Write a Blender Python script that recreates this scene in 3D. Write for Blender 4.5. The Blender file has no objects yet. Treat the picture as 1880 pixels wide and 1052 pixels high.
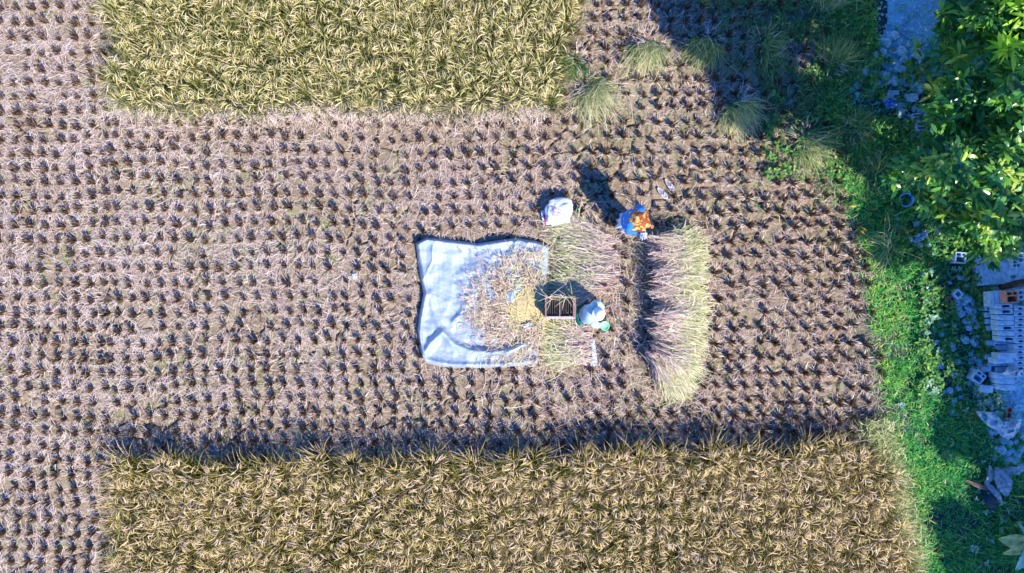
import bpy, math, random
import numpy as np
from mathutils import Vector, noise as mnoise
R = np.random.RandomState(7)
random.seed(7)
C = bpy.context.scene.collection
sc = bpy.context.scene

# ------------------------------------------------------------------ camera, sky, sun, exposure
HC = 13.3
cam_d = bpy.data.cameras.new('camera'); cam = bpy.data.objects.new('camera', cam_d); C.objects.link(cam)
cam.location = (0, 0, HC); cam.rotation_euler = (0, 0, 0)
cam_d.sensor_width = 36; cam_d.lens = 36 * HC / 18.8
cam_d.clip_end = 2000; cam_d.clip_start = 0.1
sc.camera = cam
ELEV = math.radians(46); COT = 1 / math.tan(ELEV)
SH = Vector((0.62, -0.78)).normalized()             # horizontal direction towards the sun
sun_dir = Vector((SH.x * math.cos(ELEV), SH.y * math.cos(ELEV), math.sin(ELEV)))
w = bpy.data.worlds.new('World'); sc.world = w; w.use_nodes = True
nt = w.node_tree; bg = nt.nodes['Background']
sky = nt.nodes.new('ShaderNodeTexSky'); sky.sky_type = 'NISHITA'; sky.sun_disc = False
sky.sun_elevation = ELEV; sky.sun_rotation = math.atan2(SH.x, SH.y)
sky.air_density = 1.6; sky.dust_density = 0.2; sky.ozone_density = 3.0
hs = nt.nodes.new('ShaderNodeHueSaturation'); hs.inputs['Saturation'].default_value = 1.5; hs.inputs['Hue'].default_value = 0.525
nt.links.new(sky.outputs[0], hs.inputs['Color']); nt.links.new(hs.outputs[0], bg.inputs[0])
bg.inputs[1].default_value = 0.15
sl = bpy.data.lights.new('sun', 'SUN'); sl.energy = 4.2; sl.angle = math.radians(0.5); sl.color = (1.0, 0.93, 0.80)
so = bpy.data.objects.new('sun', sl); C.objects.link(so); so.rotation_euler = sun_dir.to_track_quat('Z', 'Y').to_euler()
sc.view_settings.view_transform = 'Standard'; sc.view_settings.look = 'None'
sc.view_settings.exposure = 0.84; sc.view_settings.gamma = 1.0
try:
    sc.cycles.max_bounces = 5; sc.cycles.diffuse_bounces = 3; sc.cycles.transmission_bounces = 3
except Exception: pass

# ------------------------------------------------------------------ helpers
def P(px, py, z=0.0):
    k = (1 - z / HC) / 100.0
    return Vector(((px - 940) * k, (526 - py) * k, z))
def PA(px, py, z):
    px, py, z = np.asarray(px, float), np.asarray(py, float), np.asarray(z, float)
    k = (1 - z / HC) / 100.0
    return np.stack([(px - 940) * k, (526 - py) * k, z + 0 * px], -1)
def tag(o, label=None, cat=None, group=None, kind=None):
    if label: o['label'] = label
    if cat: o['category'] = cat
    if group: o['group'] = group
    if kind: o['kind'] = kind
    return o
def empty(name, loc=(0, 0, 0), rz=0.0):
    o = bpy.data.objects.new(name, None); C.objects.link(o); o.location = loc; o.rotation_euler = (0, 0, rz)
    o.empty_display_size = 0.1
    return o
def link(name, me, parent=None):
    o = bpy.data.objects.new(name, me); C.objects.link(o)
    if parent: o.parent = parent
    return o
def np_mesh(name, V, F, mats, tint=None, smooth=False, mi=None):
    V = np.asarray(V, np.float32).reshape(-1, 3); F = np.asarray(F, np.int32); k = F.shape[1]
    me = bpy.data.meshes.new(name)
    me.vertices.add(len(V)); me.vertices.foreach_set('co', V.ravel())
    me.loops.add(F.size); me.loops.foreach_set('vertex_index', F.ravel())
    me.polygons.add(len(F))
    me.polygons.foreach_set('loop_start', np.arange(0, F.size, k, dtype=np.int32))
    me.polygons.foreach_set('loop_total', np.full(len(F), k, np.int32))
    if smooth: me.polygons.foreach_set('use_smooth', np.ones(len(F), bool))
    for m in (mats if isinstance(mats, (list, tuple)) else [mats]): me.materials.append(m)
    if mi is not None: me.polygons.foreach_set('material_index', np.asarray(mi, np.int32))
    if tint is not None:
        a = me.attributes.new('tint', 'FLOAT', 'POINT'); a.data.foreach_set('value', np.asarray(tint, np.float32).ravel())
    me.update(calc_edges=True); me.validate()
    return me
def py_mesh(name, V, F, mats, smooth=False, mi=None):
    me = bpy.data.meshes.new(name); me.from_pydata([tuple(v) for v in V], [], F)
    for m in (mats if isinstance(mats, (list, tuple)) else [mats]): me.materials.append(m)
    if smooth:
        for p in me.polygons: p.use_smooth = True
    if mi:
        for p, i in zip(me.polygons, mi): p.material_index = i
    me.update(); return me

BLADE = [1.0, 0.95, 0.6, 0.03]
LEAF = [0.12, 0.8, 0.95, 0.03]
def blades(base, az, pitch, length, width, droop, segs=3, prof=BLADE, twist=None, curl=None):
    """ribbons: N centre lines; returns V (N,(segs+1)*2,3) and F"""
    base = np.asarray(base, float); N = len(base)
    az, pitch, length, width, droop = [np.broadcast_to(np.asarray(a, float), (N,)).copy() for a in (az, pitch, length, width, droop)]
    twist = np.zeros(N) if twist is None else np.broadcast_to(twist, (N,))
    curl = np.zeros(N) if curl is None else np.broadcast_to(curl, (N,))
    p = base.copy(); st = length / segs; V = np.zeros((N, segs + 1, 2, 3))
    for i in range(segs + 1):
        a = az + curl * i / segs
        perp = np.stack([-np.sin(a), np.cos(a), 0 * a], -1)
        ph = pitch - droop * (i / segs)
        upn = np.stack([-np.cos(a) * np.sin(ph), -np.sin(a) * np.sin(ph), np.cos(ph)], -1)
        wv = perp * np.cos(twist)[:, None] + upn * np.sin(twist)[:, None]
        hw = (width * prof[i] * 0.5)[:, None]
        V[:, i, 0] = p - wv * hw; V[:, i, 1] = p + wv * hw
        if i < segs:
            p = p + np.stack([np.cos(a) * np.cos(ph), np.sin(a) * np.cos(ph), np.sin(ph)], -1) * st[:, None]
    n2 = (segs + 1) * 2; off = (np.arange(N) * n2)[:, None]; F = []
    for i in range(segs):
        b = i * 2
        F.append(np.concatenate([off + b, off + b + 1, off + b + 3, off + b + 2], 1))
    F = np.stack(F, 1).reshape(-1, 4)
    V = V.reshape(N, n2, 3)
    return V, F
class Mass:
    def __init__(s): s.V = []; s.F = []; s.T = []; s.M = []; s.n = 0
    def add(s, V, F, tint, grad=0.0, m=0):
        N, k, _ = V.shape; tint = np.broadcast_to(np.asarray(tint, float), (N,))
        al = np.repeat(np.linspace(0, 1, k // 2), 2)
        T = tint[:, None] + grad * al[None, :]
        V = V.copy(); V[..., 2] = np.maximum(V[..., 2], 0.004)
        s.V.append(V.reshape(-1, 3)); s.F.append(F + s.n); s.T.append(np.clip(T, 0, 1).ravel()); s.M.append(np.full(len(F), m)); s.n += N * k
    def mesh(s, name, mats):
        return np_mesh(name, np.concatenate(s.V), np.concatenate(s.F), mats, np.concatenate(s.T), mi=np.concatenate(s.M))

# numpy value noise
def _h(ix, iy, seed):
    h = (ix.astype(np.int64) * 374761393 + iy.astype(np.int64) * 668265263 + seed * 974634777) & 0xffffffff
    h = ((h ^ (h >> 13)) * 1274126177) & 0xffffffff
    return ((h ^ (h >> 16)) & 0xffff) / 65535.0
def vn(x, y, seed=0):
    x = np.asarray(x, float); y = np.asarray(y, float)
    ix = np.floor(x).astype(np.int64); iy = np.floor(y).astype(np.int64); fx = x - ix; fy = y - iy
    fx = fx * fx * (3 - 2 * fx); fy = fy * fy * (3 - 2 * fy)
    a = _h(ix, iy, seed); b = _h(ix + 1, iy, seed); c = _h(ix, iy + 1, seed); d = _h(ix + 1, iy + 1, seed)
    return (a * (1 - fx) + b * fx) * (1 - fy) + (c * (1 - fx) + d * fx) * fy
def fbm(x, y, seed=0, o=4):
    t = 0; a = 0.5
    for i in range(o): t = t + a * vn(x * 2 ** i, y * 2 ** i, seed + i * 17); a *= 0.5
    return t
def inpoly(x, y, poly):
    x = np.asarray(x, float); y = np.asarray(y, float); r = np.zeros(x.shape, bool); n = len(poly)
    for i in range(n):
        x1, y1 = poly[i]; x2, y2 = poly[(i + 1) % n]
        if y1 == y2: continue
        c = ((y1 > y) != (y2 > y)) & (x < (x2 - x1) * (y - y1) / (y2 - y1) + x1)
        r ^= c
    return r
def polydist(x, y, poly):
    d = np.full(np.shape(x), 1e9)
    for i in range(len(poly)):
        a = np.array(poly[i], float); b = np.array(poly[(i + 1) % len(poly)], float); ab = b - a
        t = np.clip(((x - a[0]) * ab[0] + (y - a[1]) * ab[1]) / (ab @ ab), 0, 1)
        d = np.minimum(d, np.hypot(x - a[0] - t * ab[0], y - a[1] - t * ab[1]))
    return d
def scatter(n, x0, x1, y0, y1): return R.uniform(x0, x1, n), R.uniform(y0, y1, n)

# ---- materials
def srgb(r, g, b): return tuple(((c / 255) / 12.92 if c < 11 else ((c / 255 + 0.055) / 1.055) ** 2.4) for c in (r, g, b)) + (1,)
def mat(name, col, rough=0.85, noise=0.25, scale=8.0, bump=0.0, bscale=40.0, metal=0.0, spec=0.3):
    m = bpy.data.materials.new(name); m.use_nodes = True; t = m.node_tree; b = t.nodes['Principled BSDF']
    b.inputs['Roughness'].default_value = rough; b.inputs['Metallic'].default_value = metal
    b.inputs['Specular IOR Level'].default_value = spec
    tc = t.nodes.new('ShaderNodeTexCoord')
    n = t.nodes.new('ShaderNodeTexNoise'); n.inputs['Scale'].default_value = scale; n.inputs['Detail'].default_value = 6
    t.links.new(tc.outputs['Object'], n.inputs['Vector'])
    r = t.nodes.new('ShaderNodeValToRGB')
    r.color_ramp.elements[0].position = 0.3; r.color_ramp.elements[1].position = 0.7
    r.color_ramp.elements[0].color = tuple(c * (1 - noise) for c in col[:3]) + (1,)
    r.color_ramp.elements[1].color = tuple(min(1, c * (1 + noise)) for c in col[:3]) + (1,)
    t.links.new(n.outputs[0], r.inputs[0]); t.links.new(r.outputs[0], b.inputs['Base Color'])
    if bump:
        n2 = t.nodes.new('ShaderNodeTexNoise'); n2.inputs['Scale'].default_value = bscale; n2.inputs['Detail'].default_value = 5
        t.links.new(tc.outputs['Object'], n2.inputs['Vector'])
        bp = t.nodes.new('ShaderNodeBump'); bp.inputs['Strength'].default_value = bump; bp.inputs['Distance'].default_value = 0.02
        t.links.new(n2.outputs[0], bp.inputs['Height']); t.links.new(bp.outputs[0], b.inputs['Normal'])
    return m
def foliage(name, stops, rough=0.55, trans=0.25, spec=0.3):
    """colour by the blade's own tint value; some light passes through"""
    m = bpy.data.materials.new(name); m.use_nodes = True; t = m.node_tree; b = t.nodes['Principled BSDF']
    b.inputs['Roughness'].default_value = rough; b.inputs['Specular IOR Level'].default_value = spec
    a = t.nodes.new('ShaderNodeAttribute'); a.attribute_name = 'tint'
    r = t.nodes.new('ShaderNodeValToRGB'); e = r.color_ramp.elements
    e[0].position, e[0].color = stops[0][0], stops[0][1] + (1,)
    e[1].position, e[1].color = stops[-1][0], stops[-1][1] + (1,)
    for p, c in stops[1:-1]:
        k = e.new(p); k.color = c + (1,)
    t.links.new(a.outputs['Fac'], r.inputs[0]); t.links.new(r.outputs[0], b.inputs['Base Color'])
    if trans:
        tr = t.nodes.new('ShaderNodeBsdfTranslucent'); t.links.new(r.outputs[0], tr.inputs[0])
        mx = t.nodes.new('ShaderNodeMixShader'); mx.inputs[0].default_value = trans
        t.links.new(b.outputs[0], mx.inputs[1]); t.links.new(tr.outputs[0], mx.inputs[2])
        t.links.new(mx.outputs[0], t.nodes['Material Output'].inputs[0])
    return m

M = {}
M['straw'] = foliage('dry_straw', [(0, (.26, .14, .10)), (.3, (.48, .33, .27)), (.6, (.72, .57, .50)), (1, (.88, .76, .70))], trans=.1)
M['stub'] = foliage('stubble', [(0, (.05, .04, .03)), (.4, (.12, .075, .05)), (.7, (.25, .14, .09)), (1, (.42, .28, .19))], trans=.05)
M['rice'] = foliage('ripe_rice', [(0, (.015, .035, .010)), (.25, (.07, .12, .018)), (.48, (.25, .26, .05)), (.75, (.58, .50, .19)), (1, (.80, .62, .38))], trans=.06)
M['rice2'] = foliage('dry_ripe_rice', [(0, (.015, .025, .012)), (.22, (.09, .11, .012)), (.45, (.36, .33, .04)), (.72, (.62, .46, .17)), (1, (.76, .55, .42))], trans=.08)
M['heap'] = foliage('cut_rice_straw', [(0, (.36, .22, .19)), (.3, (.76, .59, .54)), (.5, (.74, .63, .50)), (.62, (.24, .31, .08)), (.76, (.56, .55, .24)), (1, (.90, .86, .54))], trans=.15)
M['grass'] = foliage('green_grass', [(0, (.03, .27, .11)), (.5, (.10, .52, .10)), (.8, (.42, .62, .07)), (1, (.70, .74, .38))], trans=.3)
M['tussock'] = foliage('tussock_grass', [(0, (.02, .12, .05)), (.35, (.08, .24, .06)), (.6, (.34, .40, .12)), (1, (.84, .76, .46))], trans=.25)
M['weed'] = foliage('broadleaf_weed', [(0, (.02, .11, .04)), (.5, (.07, .26, .06)), (1, (.30, .46, .08))], trans=.25)
M['paleweed'] = foliage('pale_weed', [(0, (.08, .22, .14)), (.5, (.20, .40, .25)), (1, (.55, .66, .45))], trans=.2)
M['leaf'] = foliage('mango_leaf', [(0, (.012, .09, .05)), (.4, (.04, .22, .06)), (.8, (.22, .50, .05)), (1, (.55, .66, .12))], rough=.28, trans=.25, spec=.7)
M['leaf2'] = foliage('bright_leaf', [(0, (.14, .45, .02)), (1, (.50, .75, .05))], rough=.4, trans=.3, spec=.4)
M['litterleaf'] = foliage('fallen_leaf', [(0, (.25, .09, .03)), (.5, (.55, .26, .03)), (1, (.75, .50, .05))], trans=.1)
M['bark'] = mat('bark', (.10, .07, .05), .95, .4, 12, .6)
M['concrete'] = mat('cement_block', (.46, .62, .84), .9, .35, 14, .5, 60)
M['brick'] = mat('red_clay_block', (.62, .26, .17), .9, .3, 18, .4, 60)
M['rubble'] = mat('rubble_stone', (.46, .62, .84), .95, .45, 9, .6, 40)
M['white'] = mat('white_plastic', (.62, .65, .70), .4, .08, 6, .2, 30)
M['pail'] = mat('blue_pail', (.16, .36, .75), .4, .1)
M['wood'] = mat('weathered_wood', (.26, .17, .16), .8, .3, 30, .4, 90)
M['darkwood'] = mat('dark_wood', (.13, .095, .085), .85, .4, 30, .4, 90)
M['bamboo'] = mat('bamboo', (.62, .44, .26), .6, .2, 20)
M['skin'] = mat('skin', (.36, .17, .10), .5, .08)
M['hair'] = mat('hair', (.012, .010, .010), .5, .2)
M['shirt'] = mat('pale_blue_shirt', (.46, .60, .70), .85, .10, 10, .3, 50)
M["hat"] = mat("white_hat", (.74, .79, .85), .8, .06, 10, .2, 60)
M['teal'] = mat('teal_cloth', (.02, .32, .26), .8, .15, 10, .3, 50)
M['navy'] = mat('navy_trousers', (.03, .035, .10), .85, .2, 10, .3, 50)
M['blue'] = mat('blue_blouse', (.03, .20, .72), .8, .15, 10, .3, 50)
M['skirt'] = mat('pale_skirt', (.58, .66, .82), .85, .10, 9, .4, 30)
M['mint'] = mat('mint_plastic', (.30, .75, .42), .4, .05)
M['dark'] = mat('dark_plastic', (.02, .03, .03), .3, .2)
M['cap'] = mat('green_cap', (.15, .65, .38), .4, .05)
M['pink'] = mat('pink_print', (.80, .03, .25), .6, .1)
M['print'] = mat('faded_print', (.62, .25, .28), .7, .2)
M['eye'] = mat('eye_dark', (.01, .01, .01), .3, .1)
M['orange'] = mat('orange_fruit', (.85, .30, .02), .5, .15)
M['deadleaf'] = mat('dead_banana_leaf', (.34, .37, .40), .8, .5, 18, .4, 50)
M['deadbrown'] = mat('rotting_leaf', (.20, .13, .10), .8, .4, 14, .4, 50)
M['sole'] = mat('sandal_sole', (.75, .68, .66), .7, .1)
M['insole'] = mat('sandal_insole', (.25, .24, .30), .8, .3, 30)

def soil_mat():
    m = bpy.data.materials.new('field_soil'); m.use_nodes = True; t = m.node_tree; b = t.nodes['Principled BSDF']
    b.inputs['Roughness'].default_value = .97; b.inputs['Specular IOR Level'].default_value = .1
    tc = t.nodes.new('ShaderNodeTexCoord')
    def ns(s, d=8):
        n = t.nodes.new('ShaderNodeTexNoise'); n.inputs['Scale'].default_value = s; n.inputs['Detail'].default_value = d
        n.inputs['Roughness'].default_value = .65
        t.links.new(tc.outputs['Object'], n.inputs['Vector']); return n
    def ramp(src, a, ca, bb, cb):
        r = t.nodes.new('ShaderNodeValToRGB'); e = r.color_ramp.elements
        e[0].position = a; e[0].color = ca + (1,); e[1].position = bb; e[1].color = cb + (1,)
        t.links.new(src, r.inputs[0]); return r
    r1 = ramp(ns(1.3).outputs[0], .35, (.31, .23, .155), .65, (.46, .37, .265))
    r2 = ramp(ns(22).outputs[0], .35, (.66, .64, .62), .68, (1, 1, 1))
    mx = t.nodes.new('ShaderNodeMixRGB'); mx.blend_type = 'MULTIPLY'; mx.inputs[0].default_value = 1
    t.links.new(r1.outputs[0], mx.inputs[1]); t.links.new(r2.outputs[0], mx.inputs[2])
    # faint moss
    r3 = ramp(ns(3.1).outputs[0], .52, (0, 0, 0), .66, (.55, .55, .55))
    m2 = t.nodes.new('ShaderNodeMixRGB'); t.links.new(r3.outputs[0], m2.inputs[0]); t.links.new(mx.outputs[0], m2.inputs[1]); m2.inputs[2].default_value = (.25, .30, .10, 1)
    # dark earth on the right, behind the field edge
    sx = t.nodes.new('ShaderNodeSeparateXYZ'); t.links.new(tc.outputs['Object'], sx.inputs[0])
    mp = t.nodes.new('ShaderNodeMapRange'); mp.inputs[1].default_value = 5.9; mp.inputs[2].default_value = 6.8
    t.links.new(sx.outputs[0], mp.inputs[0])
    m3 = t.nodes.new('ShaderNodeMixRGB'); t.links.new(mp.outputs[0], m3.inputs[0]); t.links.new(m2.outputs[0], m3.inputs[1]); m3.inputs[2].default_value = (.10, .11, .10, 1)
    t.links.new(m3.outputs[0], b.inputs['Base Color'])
    bp = t.nodes.new('ShaderNodeBump'); bp.inputs['Strength'].default_value = .9; bp.inputs['Distance'].default_value = .03
    t.links.new(ns(30, 10).outputs[0], bp.inputs['Height']); t.links.new(bp.outputs[0], b.inputs['Normal'])
    return m
M['soil'] = soil_mat()

# ------------------------------------------------------------------ ground: one sheet to the horizon, real cracks in the clay
def build_ground():
    st = 0.022
    outer = [12, 14, 18, 25, 40, 70, 130, 260, 500]
    xs = np.concatenate([-np.array(outer[::-1]), np.arange(-10.2, 10.2, st), outer])
    ys = np.concatenate([-np.array(outer[::-1]), np.arange(-6.3, 6.3, st), outer])
    X, Y = np.meshgrid(xs, ys)
    inside = (abs(X) < 10.2) & (abs(Y) < 6.3)
    def vor(X, Y, s, seed):
        wx = X + .10 * (fbm(X * 4, Y * 4, seed + 3) - .5) * 2; wy = Y + .10 * (fbm(X * 4, Y * 4, seed + 9) - .5) * 2
        gx = wx / s; gy = wy / s; ix = np.floor(gx); iy = np.floor(gy)
        f1 = np.full(X.shape, 9.); f2 = np.full(X.shape, 9.)
        for a in (-1, 0, 1):
            for b in (-1, 0, 1):
                cx = ix + a; cy = iy + b
                px = cx + .1 + .8 * _h(cx, cy, seed); py = cy + .1 + .8 * _h(cx, cy, seed + 5)
                d = np.hypot(px - gx, py - gy)
                f2 = np.where(d < f1, f1, np.minimum(f2, d)); f1 = np.minimum(f1, d)
        return (f2 - f1) * s
    Z = (fbm(X * 2.2, Y * 2.2, 1) - .5) * .05 + (fbm(X * 12, Y * 12, 2, 3) - .5) * .022
    e1 = vor(X, Y, .42, 11); e2 = vor(X, Y, .2, 31)
    rightness = np.clip((X + 1.5) / 6, 0, 1)
    wide = .024 + .022 * fbm(X * 1.1, Y * 1.1, 21) + .010 * rightness
    broken = (fbm(X * 2.1, Y * 2.1, 41) > .42 - .16 * rightness)
    Z -= .10 * np.clip(1 - e1 / wide, 0, 1) ** .4 * broken
    Z -= .06 * np.clip(1 - e2 / (.016), 0, 1) ** .5 * (fbm(X * 1.7, Y * 1.7, 51) > .50 - .09 * rightness)
    flat = np.clip((6.6 - X) / .5, 0, 1)
    Z = np.where(inside, Z * flat - .004, -.02)
    V = np.stack([X, Y, Z], -1).reshape(-1, 3)
    nx = len(xs); ny = len(ys)
    idx = np.arange(nx * ny).reshape(ny, nx)
    F = np.stack([idx[:-1, :-1], idx[:-1, 1:], idx[1:, 1:], idx[1:, :-1]], -1).reshape(-1, 4)
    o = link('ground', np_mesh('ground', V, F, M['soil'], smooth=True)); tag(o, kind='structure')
build_ground()

def yard(poly_px, z, seed):
    """cement yard: irregular sheet, slightly above the earth"""
    pts = [P(*p) for p in poly_px]; poly = [(p.x, p.y) for p in pts]
    x0, x1 = min(p[0] for p in poly), max(p[0] for p in poly); y0, y1 = min(p[1] for p in poly), max(p[1] for p in poly)
    st = .035; xs = np.arange(x0, x1, st); ys = np.arange(y0, y1, st); X, Y = np.meshgrid(xs, ys)
    Z = z + (fbm(X * 3, Y * 3, seed) - .5) * .03 + (fbm(X * 14, Y * 14, seed + 2, 2) - .5) * .006
    ix = np.arange(X.size).reshape(X.shape)
    F = np.stack([ix[:-1, :-1], ix[:-1, 1:], ix[1:, 1:], ix[1:, :-1]], -1).reshape(-1, 4)
    cx = X[:-1, :-1].ravel() + (fbm(X[:-1, :-1].ravel() * 2, Y[:-1, :-1].ravel() * 2, seed) - .5) * .5
    cy = Y[:-1, :-1].ravel() + (fbm(X[:-1, :-1].ravel() * 2 + 9, Y[:-1, :-1].ravel() * 2, seed) - .5) * .5
    F = F[inpoly(cx, cy, poly)]
    o = link('yard', np_mesh('yard', np.stack([X, Y, Z], -1).reshape(-1, 3), F, M['yard'], smooth=True)); tag(o, kind='structure')
M['yard'] = mat('cement_dust', (.40, .70, .95), .95, .28, 3.5, .7, 120)
yard([(1610, -120), (1618, 40), (1600, 120), (1640, 150), (1700, 140), (1800, 150), (2100, 160), (2100, -120)], .022, 71)
yard([(1800, 440), (1812, 560), (1800, 640), (1830, 720), (1800, 790), (1880, 800), (2100, 820), (2100, 420)], .022, 77)

# ------------------------------------------------------------------ field layout in photo pixels (1 px = 1 cm on the ground)
TOPRICE = [(240, -170), (236, 40), (226, 90), (244, 150), (250, 212), (300, 214), (600, 212), (850, 213), (985, 212), (1032, 190), (1035, 60), (1045, -170)]
BOTRICE = [(222, 842), (240, 838), (500, 836), (800, 836), (1100, 834), (1400, 815), (1540, 803), (1590, 815), (1610, 900), (1640, 1000), (1655, 1250), (222, 1250), (232, 950)]
GRASS = [(1535, -200), (1520, 60), (1500, 200), (1560, 250), (1540, 330), (1575, 400), (1590, 480), (1600, 580), (1615, 680), (1625, 800), (1665, 900), (1690, 1000), (1700, 1250), (2200, 1250), (2200, -200)]
TARP = [(765, 437), (1007, 437), (1000, 560), (988, 670), (783, 672), (768, 600)]
HEAPA = [(1000, 425), (1060, 408), (1120, 425), (1125, 480), (1115, 535), (1060, 545), (1002, 530)]
HEAPB = [(990, 585), (1060, 585), (1100, 610), (1095, 665), (1060, 685), (995, 685)]
HEAPC = [(1155, 430), (1225, 415), (1270, 450), (1290, 560), (1290, 660), (1262, 735), (1210, 755), (1165, 700), (1165, 560)]

# standing rice ------------------------------------------------------
def rice_field(poly, name, label, m, seed, tbias, lean):
    global R
    R = np.random.RandomState(seed); ms = Mass()
    x0, x1 = min(p[0] for p in poly), max(p[0] for p in poly); y0, y1 = min(p[1] for p in poly), max(p[1] for p in poly)
    gx, gy = np.meshgrid(np.arange(x0, x1, 27.), np.arange(y0 + 4, y1, 26.))
    gx = gx.ravel() + R.normal(0, 5.5, gx.size); gy = gy.ravel() + R.normal(0, 5.5, gy.size)
    k = inpoly(gx, gy, poly) & (gy < 1150) & (gy > -130); gx, gy = gx[k], gy[k]
    n = len(gx); per = 128
    hx = np.repeat(gx, per); hy = np.repeat(gy, per); N = len(hx)
    clump = np.repeat(R.normal(0, .11, n) + (fbm(gx / 160, gy / 160, seed) - .5) * .35, per)
    hgt = np.repeat(.74 * (1 + .25 * (fbm(gx / 60, gy / 60, seed + 4) - .5)) * R.uniform(.85, 1.08, n), per)
    b = PA(hx, hy, 0); a = R.uniform(0, 2 * np.pi, N); rr = R.uniform(0, .05, N)
    b[:, 0] += np.cos(a) * rr; b[:, 1] += np.sin(a) * rr
    cl_az = np.repeat(R.uniform(0, 2 * np.pi, n), per)
    ax = np.cos(a) + lean[0] + .35 * np.cos(cl_az); ay = np.sin(a) + lean[1] + .35 * np.sin(cl_az); az = np.arctan2(ay, ax)
    L = hgt * R.uniform(.6, 1.3, N)
    pitch = np.radians(R.uniform(64, 86, N)); droop = np.radians(np.where(R.rand(N) < .72, R.uniform(5, 50, N), R.uniform(40, 100, N)))
    V, F = blades(b, az, pitch, L, R.uniform(.007, .0125, N), droop, 4, [.8, 1, 1, .7, .03], R.normal(0, .6, N), R.normal(0, .25, N))
    right = np.clip((hx - 500) / 900, 0, 1)
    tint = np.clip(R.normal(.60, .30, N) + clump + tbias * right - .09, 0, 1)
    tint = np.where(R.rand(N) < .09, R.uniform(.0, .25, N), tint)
    ms.add(V, F, tint - .30, .38)  # shade between the hills put into the tint: dark feet, bright tips
    # drooping grain heads
    q = R.rand(N) < .22; Nq = q.sum()
    hb = b[q].copy(); hb[:, 2] = hgt[q] * R.uniform(.72, .98, Nq); hb[:, 0] += np.cos(az[q]) * .09; hb[:, 1] += np.sin(az[q]) * .09
    V, F = blades(hb, az[q] + R.normal(0, .4, Nq), np.radians(R.uniform(0, 45, Nq)), R.uniform(.12, .2, Nq), R.uniform(.010, .017, Nq), np.radians(R.uniform(60, 130, Nq)), 3, [.4, 1, .9, .3], R.normal(0, .6, Nq), R.normal(0, .6, Nq))
    ms.add(V, F, R.uniform(.6, 1, Nq))
    o = link(name, ms.mesh(name, [m])); tag(o, label, 'rice crop', kind='stuff')
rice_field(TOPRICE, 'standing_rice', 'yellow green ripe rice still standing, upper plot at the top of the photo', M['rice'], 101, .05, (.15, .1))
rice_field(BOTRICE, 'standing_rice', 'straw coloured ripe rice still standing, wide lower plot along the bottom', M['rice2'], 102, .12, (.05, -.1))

# stubble ------------------------------------------------------------
def stub_mesh(seed):
    r = np.random.RandomState(seed); n = 44; ms = Mass()
    a = r.uniform(0, 2 * np.pi, n); rr = r.uniform(0, .042, n)
    b = np.stack([np.cos(a) * rr, np.sin(a) * rr, 0 * a - .02], -1)
    V, F = blades(b, a, np.radians(r.uniform(74, 90, n)), r.uniform(.12, .20, n), r.uniform(.009, .016, n), np.radians(r.uniform(-5, 25, n)), 2, [1, 1, .9], r.uniform(-1.5, 1.5, n))
    V2 = V; ms.add(V2, F, r.uniform(0, 1, n))
    k = 7; a = r.uniform(0, 2 * np.pi, k)                     # dry leaf bases lying out from the clump
    b = np.stack([np.cos(a) * .04, np.sin(a) * .04, 0 * a + .01], -1)
    V, F = blades(b, a, np.radians(r.uniform(5, 40, k)), r.uniform(.08, .17, k), r.uniform(.007, .012, k), np.radians(r.uniform(10, 60, k)), 3, BLADE)
    ms.add(V, F, r.uniform(.5, 1, k), 0, 1)
    return ms.mesh('stubble_clump', [M['stub'], M['straw']])
def occupied(x, y):
    o = inpoly(x, y, TOPRICE) | inpoly(x, y, BOTRICE) | inpoly(x, y, GRASS) | inpoly(x, y, TARP) | inpoly(x, y, HEAPA) | inpoly(x, y, HEAPB) | inpoly(x, y, HEAPC)
    return o
R = np.random.RandomState(5)
gx, gy = np.meshgrid(np.arange(-60, 1640, 28.0), np.arange(-40, 1110, 26.8))
row = np.arange(gx.shape[0])[:, None]
gx = gx + 6 * np.sin(row * .9) + 9 * (fbm(gx / 260, gy / 260, 8) - .5) * 2 + (gx < 200) * 9
gy = gy + 16 * (fbm(gx / 260, gy / 400, 9) - .5) * 2
gx = gx.ravel() + R.normal(0, 1.8, gx.size); gy = gy.ravel() + R.normal(0, 1.7, gy.size)
ok = ~occupied(gx, gy) & (R.rand(gx.size) > .04)
# no clump under people or the frame
for (cx, cy, rr) in ((1028, 562, 34), (1092, 578, 30), (1150, 412, 26), (1022, 390, 30), (1108, 560, 16), (1220, 350, 16), (1050, 572, 30)): ok &= np.hypot(gx - cx, gy - cy) > rr
gx, gy = gx[ok], gy[ok]
order = np.argsort(np.hypot((gx - 940) , (gy - 526) * 1.2)); gx, gy = gx[order], gy[order]
stubs = [stub_mesh(900 + i) for i in range(14)]
STUBXY = list(zip(gx, gy))
for i in range(300):
    o = link('stubble_clump', stubs[(i * 5) % 14]); o.location = P(gx[i], gy[i]); o.rotation_euler = (R.normal(0, .08), R.normal(0, .08), R.uniform(0, 6.28))
    s = R.uniform(.82, 1.2); o.scale = (s, s, s * R.uniform(.85, 1.2) * (1.25 if gx[i] > 1100 and gy[i] > 380 else 1.0))
    tag(o, 'short brown stubble clump of cut rice on the cracked soil around the tarpaulin and heaps', 'stubble', 'cut rice stubble clumps around the tarpaulin')
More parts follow.
